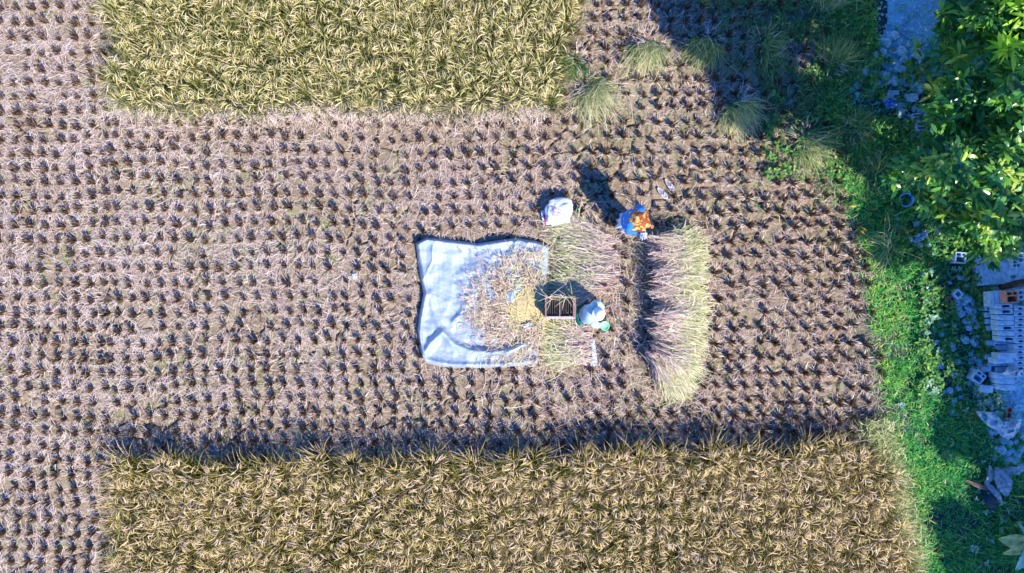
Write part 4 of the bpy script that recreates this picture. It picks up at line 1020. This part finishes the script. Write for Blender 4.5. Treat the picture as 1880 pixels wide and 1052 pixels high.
B['slot'] = grid_block('hollow_block', [0, .07, .105, .255, .29], [0, .018, .068, .086], {(2, 1)}, .20, .16, M['concrete'])
B['solid'] = grid_block('block', [0, .29], [0, .086], set(), .20, .1, M['concrete'])
B['short'] = grid_block('block', [0, .14], [0, .09], set(), .18, .1, M['concrete'])
B['four'] = grid_block('hollow_block', [0, .02, .08, .10, .16, .18], [0, .02, .08, .10, .16, .18], {(1, 1), (1, 3), (3, 1), (3, 3)}, .12, .09, M['concrete'])
B['one'] = grid_block('hollow_block', [0, .025, .115, .14], [0, .025, .115, .14], {(1, 1)}, .14, .12, M['concrete'])
B['two'] = grid_block('hollow_block', [0, .02, .13, .15, .24, .26], [0, .02, .10, .12], {(1, 1), (3, 1)}, .12, .10, M['brick'])
B['tri'] = tri_block('hollow_block', .22, .088, .20, M['concrete'])
B['E'] = grid_block('hollow_block', [0, .03, .19], [0, .03, .075, .105, .15, .18], {(1, 1), (1, 3)}, .12, .10, M['concrete'])
G = 'concrete blocks in the stacked pile'
def block(kind, px, py, z, rz=0.0, label=None, tilt=(0, 0), s=1.0, group=None, cat='block'):
    me = B[kind]; o = link('concrete_block' if 'r' != kind[-1] and kind != 'two' else 'clay_block', me); h = max(v.co.z for v in me.vertices)
    o.location = P(px, py, z + h * s * .9); o.location.z = z; o.rotation_euler = (tilt[0], tilt[1], math.radians(rz)); o.scale = (s, s, s)
    add_bevel(o, .006)
    tag(o, label, cat, group); return o
rr = random.Random(9)
# base courses (their left ends show below the upper ones)
ys = [588, 598, 608, 618, 628, 638, 650, 662, 676, 690]
for i, y in enumerate(range(548, 700, 10)):
    block('solid', 1842 + rr.uniform(-3, 3), y, .0, rr.uniform(-3, 3), 'grey concrete block in the bottom course of the pile, ' + ORD[i] + ' from its top end', group=G + ', bottom course')
for i, (kd, y) in enumerate((('slot', 562), ('slot', 572), ('solid', 583), ('solid', 592.5), ('slot', 602), ('solid', 612), ('slot', 622))):
    block(kd, 1843 + i * .9 + rr.uniform(-1, 1), y, .203, rr.uniform(-2, 2), ('grey block with an open slot, ' if kd == 'slot' else 'plain grey block without opening, ') + ORD[i] + ' block below the red clay block of the pile', group=G + (', slotted' if kd == 'slot' else ', plain'))
for i, (kd, y, x) in enumerate((('solid', 653, 1850), ('solid', 662, 1844), ('solid', 690, 1844), ('solid', 700, 1846), ('solid', 711, 1848))):
    block(kd, x, y, .203 if i < 2 else .12, rr.uniform(-4, 4), 'plain thick grey block, ' + ORD[i] + ' from the top in the lower part of the pile', s=1.12, group=G + ', lower part')
for i, y in enumerate(range(566, 690, 10)):
    block('tri', 1873 + rr.uniform(-1, 1), y, .203, rr.uniform(-3, 3), 'grey block with a triangular opening, ' + ORD[i] + ' from the top of the rightmost column', group=G + ', triangular')
    block('solid', 1884 + 8, y, .0, 0, 'grey block under the rightmost column of the pile, ' + ORD[i] + ' from the top', group=G + ', under the triangular ones')
for i, (x, y) in enumerate(((1815, 566), (1816, 578), (1817, 590), (1818, 602), (1820, 630), (1816, 655), (1822, 668), (1812, 678))):
    block('short', x, y, .0, rr.uniform(-10, 10), 'half sized grey block, ' + ORD[i] + ' from the top along the left foot of the pile', group=G + ', left foot')
block('threer', 1857, 545, .32, 3, 'reddish hollow clay block with three holes on top of the pile', s=1.05)
block('solid', 1820, 549, .20, 92, 'grey block standing crosswise, leftmost in the top row of the pile', s=.9)
block('solid', 1829, 548, .20, 92, 'grey block standing crosswise, second from the left in the top row', s=.9)
block('solid', 1838, 547, .20, 92, 'grey block standing crosswise, touching the red clay block', s=.9)
block('four', 1878, 541, .32, 2, 'grey four-hole block right of the red clay block')
block('four', 1866, 484, .18, 2, 'grey four-hole block lying on the cement slab under the leaves', s=.8)
block('four', 1878, 473, .18, 2, 'larger grey four-hole block at the right edge above the slab', s=1.05)
block('threec', 1763, 473, .02, -4, 'grey three-hole block lying in weeds below the tree crown')
block('one', 1759, 540, .05, 42, 'pale square single-hole block turned like a diamond in the weeds')
block('two', 1745, 551, .03, 42, 'brownish two-hole clay block leaning by the diamond-shaped block', s=.8)
block('threec', 1797, 692, .04, -38, 'grey three-hole block turned askew in pale weeds left of the pile')
block('short', 1812, 714, .03, -5, 'pale stubby block in weeds below the askew three-hole block', s=1.4)
block('two', 1853, 758, .03, 80, 'two-hole block beside the crumpled white plastic sheet', s=.8)
block('E', 1691, 231, .03, 2, 'broken hollow block shaped like a letter E at the tree foot')
block('E', 1682, 215, .03, 5, 'smaller broken hollow block shaped like a letter F at the tree foot', s=.75)
# cement slab and dark roll behind the pile
sl_o = box_obj('cement_slab', (9.05, .33, .08), (1.25, .55, .14), M['concrete'], None, math.radians(4), .01); tag(sl_o, 'flat cement slab at the right edge under the tree crown', 'slab')
o = link('log', tube_mesh('log', [P(1838, 527, .12), P(1862, 521, .12), P(1895, 515, .12)], [.06, .07, .07], M['bark'], 12)); tag(o, 'dark log lying between the cement slab and the block pile', 'log')

# rubble: individual lumps
def stone_mesh(seed, m):
    r = random.Random(seed); V = []; F = []; n = 9; ng = 6
    import mathutils
    for i in range(ng):
        ph = math.pi * i / (ng - 1)
        for j in range(n):
            t = 2 * math.pi * j / n; d = Vector((math.sin(ph) * math.cos(t), math.sin(ph) * math.sin(t), math.cos(ph)))
            q = max(abs(d.x), abs(d.y), abs(d.z)) ** .6; k = 1 / q * (1 + .35 * mnoise.noise(d * 1.6 + Vector((seed, 0, seed))))
            V.append((d.x * k * .5, d.y * k * .42, d.z * k * .30 + .2))
    for i in range(ng - 1):
        for j in range(n): F.append((i * n + j, (i + 1) * n + j, (i + 1) * n + (j + 1) % n, i * n + (j + 1) % n))
    return py_mesh('rubble_stone', V, F, m)
ST = [stone_mesh(i, M['rubble']) for i in range(9)] + [stone_mesh(20 + i, M['brick']) for i in range(1)]
def stones(n, poly, s0, s1, label, group, seed, grp_m=10):
    r = random.Random(seed); k = 0; xs = [p[0] for p in poly]; ys = [p[1] for p in poly]
    while k < n:
        x, y = r.uniform(min(xs), max(xs)), r.uniform(min(ys), max(ys))
        if not inpoly(np.array([x]), np.array([y]), poly)[0]: continue
        me = ST[r.randrange(9)]; o = link('rubble_stone', me); s = r.uniform(s0, s1) * 1.35; o.scale = (s, s * r.uniform(.7, 1.1), s * r.uniform(.5, 1)); o.location = P(x, y, .03); o.rotation_euler = (r.uniform(-.4, .4), r.uniform(-.4, .4), r.uniform(0, 6.28))
        tag(o, label, 'stone', group); k += 1
stones(60, [(1775, 520), (1812, 530), (1812, 680), (1790, 690), (1745, 560)], .05, .15, 'grey rubble stone between the weeds and the left foot of the block pile', 'rubble stones beside the block pile', 1)
stones(70, [(1570, 120), (1640, 60), (1700, 110), (1700, 170), (1650, 200), (1560, 180)], .05, .17, 'grey rubble stone at the lower edge of the upper cement yard', 'rubble stones by the upper cement yard', 2)
stones(34, [(1810, 720), (1850, 790), (1870, 850), (1825, 850), (1815, 790)], .05, .13, 'stone in the lower rubble around the crumpled plastic sheet', 'rubble stones by the plastic sheet', 3)
stones(30, [(1825, 795), (1900, 800), (1900, 870), (1840, 860)], .05, .14, 'pale stone at the right edge between plastic sheet and dead leaves', 'stones at the right edge', 7)
stones(50, [(1690, 500), (1790, 500), (1800, 740), (1740, 760), (1690, 600)], .04, .11, 'small stone scattered among the broadleaf weeds', 'stones among the weeds', 4)
stones(22, [(1640, 400), (1720, 390), (1740, 470), (1670, 470)], .04, .12, 'stone in the shade below the pail', 'stones below the pail', 5)
stones(26, [(1640, 190), (1720, 200), (1740, 260), (1660, 260)], .05, .13, 'stone around the broken letter shaped blocks', 'stones by the broken blocks', 6)
for (x, y, a, L_, lab) in ((1655, 113, 55, .24, 'long broken cement shard in the rubble, pointing to the tree'), (1640, 170, 0, .2, 'pale curved cement shard in the rubble above the blue bag'), (1631, 152, 35, .16, 'triangular cement shard in the rubble left of the ring shaped piece'), (1700, 208, 60, .12, 'short cement stick beside the letter shaped blocks'), (1645, 96, 5, .10, 'small square cement chip near the orange fruit')):
    o = box_obj('cement_shard', (0, 0, 0), (L_, L_ * .4, .05), M['concrete'], None, 0, .01); o.location = P(x, y, .06); o.rotation_euler = (.15, -.1, math.radians(a)); tag(o, lab, 'cement shard')

def gravel():
    r = np.random.RandomState(8); n = 9000; x = r.uniform(1560, 1900, n); y = r.uniform(-20, 860, n)
    k = (inpoly(x, y, YARD1) & (r.rand(n) < .8)) | (inpoly(x, y, RUB) & (r.rand(n) < .9)) | (inpoly(x, y, YARD2)) | ((x > 1700) & (y > 500) & (r.rand(n) < .35)) | ((x > 1810) & (y > 780))
    x, y = x[k], y[k]; n = len(x); s = r.uniform(.006, .028, n); c = PA(x, y, 0); c[:, 2] = .028 + s * .3; a = r.uniform(0, 6.28, n)
    octa = np.array([(1, 0, 0), (0, 1, 0), (-1, 0, 0), (0, -1, 0), (0, 0, .7), (0, 0, -.7)], float); V = octa[None] * s[:, None, None]
    V[..., 0] *= 1.3; xx = V[..., 0] * np.cos(a)[:, None] - V[..., 1] * np.sin(a)[:, None]; yy = V[..., 0] * np.sin(a)[:, None] + V[..., 1] * np.cos(a)[:, None]
    V = np.stack([xx, yy, V[..., 2]], -1) + c[:, None, :]; f = np.array([(0, 1, 4), (1, 2, 4), (2, 3, 4), (3, 0, 4), (1, 0, 5), (2, 1, 5), (3, 2, 5), (0, 3, 5)])
    F = (f[None] + (np.arange(n) * 6)[:, None, None]).reshape(-1, 3)
    o = link('gravel', np_mesh('gravel', V.reshape(-1, 3), F, M['rubble'])); tag(o, 'loose grey gravel and crumbs on the yard and between the weeds', 'gravel', kind='stuff')
gravel()

# small finds
o = ellip('orange_fruit', (0, 0, 0), (.035, .035, .03), M['orange'], None, 16, .1); o.location = P(1638, 92, .05); tag(o, 'small orange fruit lying on the blue grey cement yard', 'fruit')
o = ellip('clay_lump', (0, 0, 0), (.03, .025, .02), M['brick'], None, 12, .3, flat=True); o.location = P(1625, 76, .04); tag(o, 'tiny red clay lump near the orange fruit', 'clay lump')
for (x, y, lab) in ((1691, 73, 'white plastic cup ring lying open on the yard near the tree'), (1691, 90, 'half broken white cup ring below the whole one')):
    h = [(.034, 0), (.038, .03), (.034, .034), (.028, .03), (.028, .004)]; o = link('cup_ring', lathe_mesh('cup_ring', h, M['white'], 20)); o.location = P(x, y, .03); tag(o, lab, 'cup')
def leaf_mesh(name, L, W, m, curl=.02, n=10):
    V = []; F = []
    for i in range(n + 1):
        t = i / n; w_ = W * math.sin(math.pi * min(1, t * .95 + .03)) ** .8 * (1 - .25 * t)
        for j in (-1, -.5, 0, .5, 1): V.append((t * L - L / 2, j * w_ / 2, curl * math.sin(t * 3.1) + abs(j) * W * .13 + .006 * math.sin(i * 2.3 + j * 4)))
    for i in range(n):
        for j in range(4): a = i * 5 + j; F.append((a, a + 5, a + 6, a + 1))
    me = py_mesh(name, V, F, m, True); return me
ym = [leaf_mesh('fallen_leaf', .16, .045, mat('yellow_leaf', (.50, .30, .03), .6, .25, 20)), leaf_mesh('fallen_leaf', .14, .045, mat('brown_leaf', (.30, .14, .08), .7, .3, 20))]
FL = [(1604, 385, 5, 0), (1566, 379, 0, 0), (1552, 380, 10, 1), (1618, 405, 75, 0), (1586, 421, -35, 0), (1603, 406, -30, 0), (1675, 423, 25, 0), (1662, 412, 80, 1), (1664, 427, -60, 1), (1647, 426, -70, 1), (1583, 427, -40, 0), (1595, 441, 40, 1), (1663, 364, 85, 1), (1610, 340, 40, 1), (1707, 482, 60, 0), (1540, 240, 80, 0), (1592, 177, -20, 0), (1705, 252, -40, 0), (1724, 241, 60, 0), (1737, 253, -30, 0), (1795, 377, -50, 1), (1594, 275, 80, 0), (1596, 252, 20, 1), (1574, 255, -45, 1)]
for i, (x, y, a, k) in enumerate(FL):
    o = link('fallen_leaf', ym[k]); o.location = P(x, y, .17 if (x, y) != (1663, 364) else .06); o.rotation_euler = (rr.uniform(-.3, .3), rr.uniform(-.3, .3), math.radians(a)); o.scale = (.8, .8, .8)
    tag(o, 'yellow fallen leaf lying on the shaded grass by the tree' if k == 0 else 'brown fallen leaf lying on the shaded grass by the tree', 'leaf', 'yellow fallen leaves by the tree' if k == 0 else 'brown fallen leaves by the tree')
# big leaves bottom right
def bigleaf(px, py, L, W, a, m, label, z=.15, tilt=(0, 0), nm='banana_leaf'):
    o = link(nm, leaf_mesh(nm, L, W, m, .06, 16)); o.location = P(px, py, z); o.rotation_euler = (tilt[0], tilt[1], math.radians(a)); o.scale = (1.3, 1.3, 1.3); o.modifiers.new('thick', 'SOLIDIFY').thickness = .003; tag(o, label, 'leaf', 'big fallen leaves at the lower right'); return o
bigleaf(1836, 884, .42, .26, -70, M['deadleaf'], 'broad grey dead leaf with radiating veins in the lower right grass')
bigleaf(1812, 873, .30, .10, -105, M['deadleaf'], 'narrow grey dead leaf left of the broad dead leaf')
bigleaf(1852, 862, .34, .12, 10, M['deadleaf'], 'long grey dead leaf above the broad dead leaf')
bigleaf(1795, 891, .40, .07, -22, M['deadbrown'], 'rolled brown leaf rib pointing up left in the grass')
bigleaf(1822, 902, .38, .10, -50, M['deadleaf'], 'curled pale leaf strip arching below the brown rib')
bigleaf(1812, 915, .36, .20, -60, M['darkfold'] if 'darkfold' in M else mat('dark_leaf', (.03, .06, .08), .7, .3), 'dark rotten leaf lying under the curled strip', .08)
M['yleaf'] = mat('yellowing_leaf', (.60, .52, .16), .6, .5, 9); M['pgleaf'] = mat('pale_green_leaf', (.36, .60, .42), .6, .25, 9)
def big_plant():
    root = empty('taro_plant', P(1868, 984)); tag(root, 'broad leaved plant with yellowing leaf at the bottom right corner', 'plant')
    for (a, L, W, m, t) in ((175, .42, .26, M['yleaf'], .15), (205, .40, .16, M['yleaf'], .1), (245, .44, .20, M['pgleaf'], .1), (280, .42, .22, M['pgleaf'], .0), (120, .30, .08, M['pgleaf'], .1), (60, .35, .15, M['pgleaf'], 0)):
        o = link('leaf_blade', leaf_mesh('leaf_blade', L, W, m, .05, 16), root); ar = math.radians(a); L *= 1.25; o.scale = (1.25, 1.25, 1.25); o.location = (math.cos(ar) * L * .52, math.sin(ar) * L * .52, .30); o.rotation_euler = (0, t, ar); o.modifiers.new('thick', 'SOLIDIFY').thickness = .003
        o2 = link('stalk', tube_mesh('stalk', [(0, 0, 0), (math.cos(ar) * .03, math.sin(ar) * .03, .28)], [.014, .008], M['pgleaf'], 8), root)
big_plant()
o = link('banana_stalk', tube_mesh('banana_stalk', [P(1853, 908, .10), P(1866, 911, .12), P(1888, 912, .14)], [.012, .014, .015], mat('green_stalk', (.20, .50, .04), .5, .1), 10)); tag(o, 'bright green leaf stalk lying at the right edge above the taro plant', 'stalk')
o = link('twig', tube_mesh('twig', [P(1702, 951, .16), P(1712, 958, .15), P(1722, 963, .13)], [.006, .006, .005], M['bamboo'], 6)); tag(o, 'short pale twig in the shaded grass beside the lower rice plot', 'twig')

# ------------------------------------------------------------------ trees
def whorls(ms, C3, per, L, W, seed, m=0, tint=.5, up=.5):
    r = np.random.RandomState(seed); n = len(C3)
    b = np.repeat(C3, per, 0) + r.normal(0, .025, (n * per, 3)); az = np.repeat(r.uniform(0, 6.28, n), per) + np.tile(np.arange(per) * 2.4, n) + r.normal(0, .25, n * per)
    N = n * per; l = L * r.uniform(.6, 1.15, N)
    V, F = blades(b, az, np.radians(r.uniform(-15, 60, N)) * up * 1.6, l, l * W * r.uniform(.8, 1.2, N), np.radians(r.uniform(15, 75, N)), 3, LEAF, r.normal(0, .45, N), r.normal(0, .2, N))
    t = np.clip(np.repeat(r.normal(tint, .2, n), per) + r.normal(0, .12, N), 0, 1)
    ms.add(V, F, t, 0, m)
def trunk_obj(base, tops, r0, parent, seed, m=None):
    """one trunk mesh with limbs reaching into the crown"""
    r = random.Random(seed); V = []; F = []
    def tube(pts, rads):
        seg = 9; b0 = len(V)
        for i, p in enumerate(pts):
            d = (pts[min(i + 1, len(pts) - 1)] - pts[max(i - 1, 0)]).normalized(); u = Vector((1, 0, 0)) if abs(d.z) > .8 else Vector((0, 0, 1)); a = d.cross(u).normalized(); b = d.cross(a)
            for j in range(seg): t = 2 * math.pi * j / seg; V.append(p + (a * math.cos(t) + b * math.sin(t)) * rads[i] * (1 + .12 * math.sin(j * 2.7 + i)))
        for i in range(len(pts) - 1):
            for j in range(seg): k = (j + 1) % seg; F.append((b0 + i * seg + j, b0 + i * seg + k, b0 + (i + 1) * seg + k, b0 + (i + 1) * seg + j))
    base = Vector(base); ctr = sum((Vector(t) for t in tops), Vector()) / len(tops); fork = base.lerp(ctr, .42); fork.x = base.x * .75 + fork.x * .25; fork.y = base.y * .75 + fork.y * .25
    tube([base + Vector((0, 0, -.05)), base.lerp(fork, .15), base.lerp(fork, .6) + Vector((.04, -.03, 0)), fork], [r0 * 1.35, r0, r0 * .85, r0 * .75])
    for t in tops:
        t = Vector(t); mid = fork.lerp(t, .5) + Vector((r.uniform(-.15, .15), r.uniform(-.15, .15), .18)); tube([fork - Vector((0, 0, .05)), fork.lerp(mid, .5), mid, mid.lerp(t, .6), t], [r0 * .55, r0 * .45, r0 * .32, r0 * .2, r0 * .06])
        for q in range(3):
            e = mid.lerp(t, r.uniform(.1, .9)); f = e + Vector((r.uniform(-.5, .5), r.uniform(-.5, .5), r.uniform(.0, .3))); tube([e, e.lerp(f, .5) + Vector((0, 0, .04)), f], [r0 * .16, r0 * .1, r0 * .04])
    return link('trunk', py_mesh('trunk', V, F, m or M['bark'], True), parent)

CROWN = [(1762, -10), (1722, 37), (1700, 74), (1676, 94), (1684, 128), (1708, 160), (1697, 194), (1733, 232), (1690, 275), (1626, 310), (1633, 338), (1668, 366), (1678, 384), (1712, 386), (1742, 406), (1767, 428), (1774, 460), (1796, 476), (1829, 483), (1831, 448), (1850, 470), (1858, 443), (1880, 424), (1960, 400), (2080, 420), (2200, 300), (2220, 60), (2150, -180), (1900, -260), (1790, -120)]
def mango():
    root = empty('tree', P(1800, 250)); tag(root, 'leafy green tree with glossy oval leaves spreading over the upper right corner', 'tree')
    c = root.location; r = np.random.RandomState(55); n = 7600
    x = r.uniform(1610, 2230, n); y = r.uniform(-270, 490, n); k = inpoly(x, y, CROWN); x, y = x[k], y[k]
    d = polydist(x, y, CROWN); lump = fbm(x / 75, y / 75, 501); 
    zs = 1.55 + 1.5 * (1 - np.exp(-d / 120)) + (lump - .5) * 1.9
    gap = (fbm(x / 38, y / 38, 505) < .40) & (r.rand(len(x)) < .9)
    z = zs - np.abs(r.normal(0, .28, len(x))); z = np.clip(z, .9, 3.6)
    keep = ~gap; x, y, z = x[keep], y[keep], z[keep]
    W3 = PA(x, y, z) - np.array(c)
    ms = Mass(); whorls(ms, W3, 7, .225, .30, 56, 0, .48)
    # extra small leaves on the lower half, sunlight there put into their paler tint
    q = (fbm(x / 50, y / 50, 509) > .52) & (y > 220); whorls(ms, W3[q] + np.array([0, 0, .06]), 6, .14, .32, 57, 0, .9)
    tops = [tuple(Vector(W3[i])) for i in r.choice(len(W3), 12, False)]
    o = link('crown', ms.mesh('crown', [M['leaf']]), root); trunk_obj((0, 0, 0), tops, .13, root, 5)
mango()
def bright_tree():
    root = empty('tree', (10.4, 4.6, 0)); tag(root, 'bright yellow green tree with long narrow leaves entering at the top right corner', 'tree')
    r = np.random.RandomState(66); n = 420; x = r.uniform(1835, 2200, n); y = r.uniform(-300, 112, n)
    k = (x > 1845 + 30 * np.sin(y / 20)) & (y < 105 - .0 * x); x, y = x[k], y[k]; z = r.uniform(3.3, 4.4, len(x))
    W3 = PA(x, y, z) - np.array(root.location); ms = Mass(); whorls(ms, W3, 10, .26, .20, 67, 0, .6)
    o = link('crown', ms.mesh('crown', [M['leaf2']]), root); trunk_obj((0, 0, 0), [tuple(W3[i]) for i in r.choice(len(W3), 6, False)], .10, root, 6)
bright_tree()
def shade_tree(base, poly, z0, z1, n, label, seed, L=.26, hole=.33):
    """neighbouring tree; its crown stands between the sun and the shaded ground outlined by poly (photo px on the ground)"""
    root = empty('tree', base); tag(root, label, 'tree'); r = np.random.RandomState(seed)
    xs = [p[0] for p in poly]; ys = [p[1] for p in poly]; x = r.uniform(min(xs), max(xs), n); y = r.uniform(min(ys), max(ys), n); k = inpoly(x, y, poly) & (fbm(x / 55, y / 55, seed) > hole); x, y = x[k], y[k]
    z = r.uniform(z0, z1, len(x)) ; g = np.stack([(x - 940) / 100 + SH.x * COT * z, (526 - y) / 100 + SH.y * COT * z, z], -1) - np.array(base)
    ms = Mass(); whorls(ms, g, 9, L, .34, seed + 1, 0, .45)
    o = link('crown', ms.mesh('crown', [M['leaf']]), root); trunk_obj((0, 0, 0), [tuple(g[i]) for i in r.choice(len(g), 9, False)], .18, root, seed)
shade_tree((10.6, -.6, 0), [(1165, -70), (1200, 10), (1235, 60), (1290, 110), (1320, 170), (1335, 235), (1400, 240), (1440, 140), (1475, 40), (1490, -50), (1330, -70)], 5.6, 6.8, 1500, 'tall tree outside the right edge whose crown shades the upper field', 71)
shade_tree((11.8, -4.8, 0), [(1705, 480), (1725, 540), (1712, 620), (1735, 700), (1715, 820), (1930, 820), (1930, 440)], 4.8, 5.8, 1500, 'tree outside the right edge shading the block pile', 72)
shade_tree((12.0, -8.2, 0), [(1722, 770), (1732, 860), (1715, 950), (1745, 1050), (1735, 1130), (1920, 1130), (1930, 770)], 4.8, 5.8, 1500, 'tree outside the right edge shading the lower green verge', 73, hole=.43)
shade_tree((11.9, -.2, 0), [(1640, -200), (1630, 10), (1640, 120), (1660, 220), (1580, 350), (1572, 420), (1605, 478), (1720, 480), (1950, 470), (1950, -200)], 5.4, 6.2, 1100, 'tree outside the right edge shading the cement yard', 74, hole=.38)
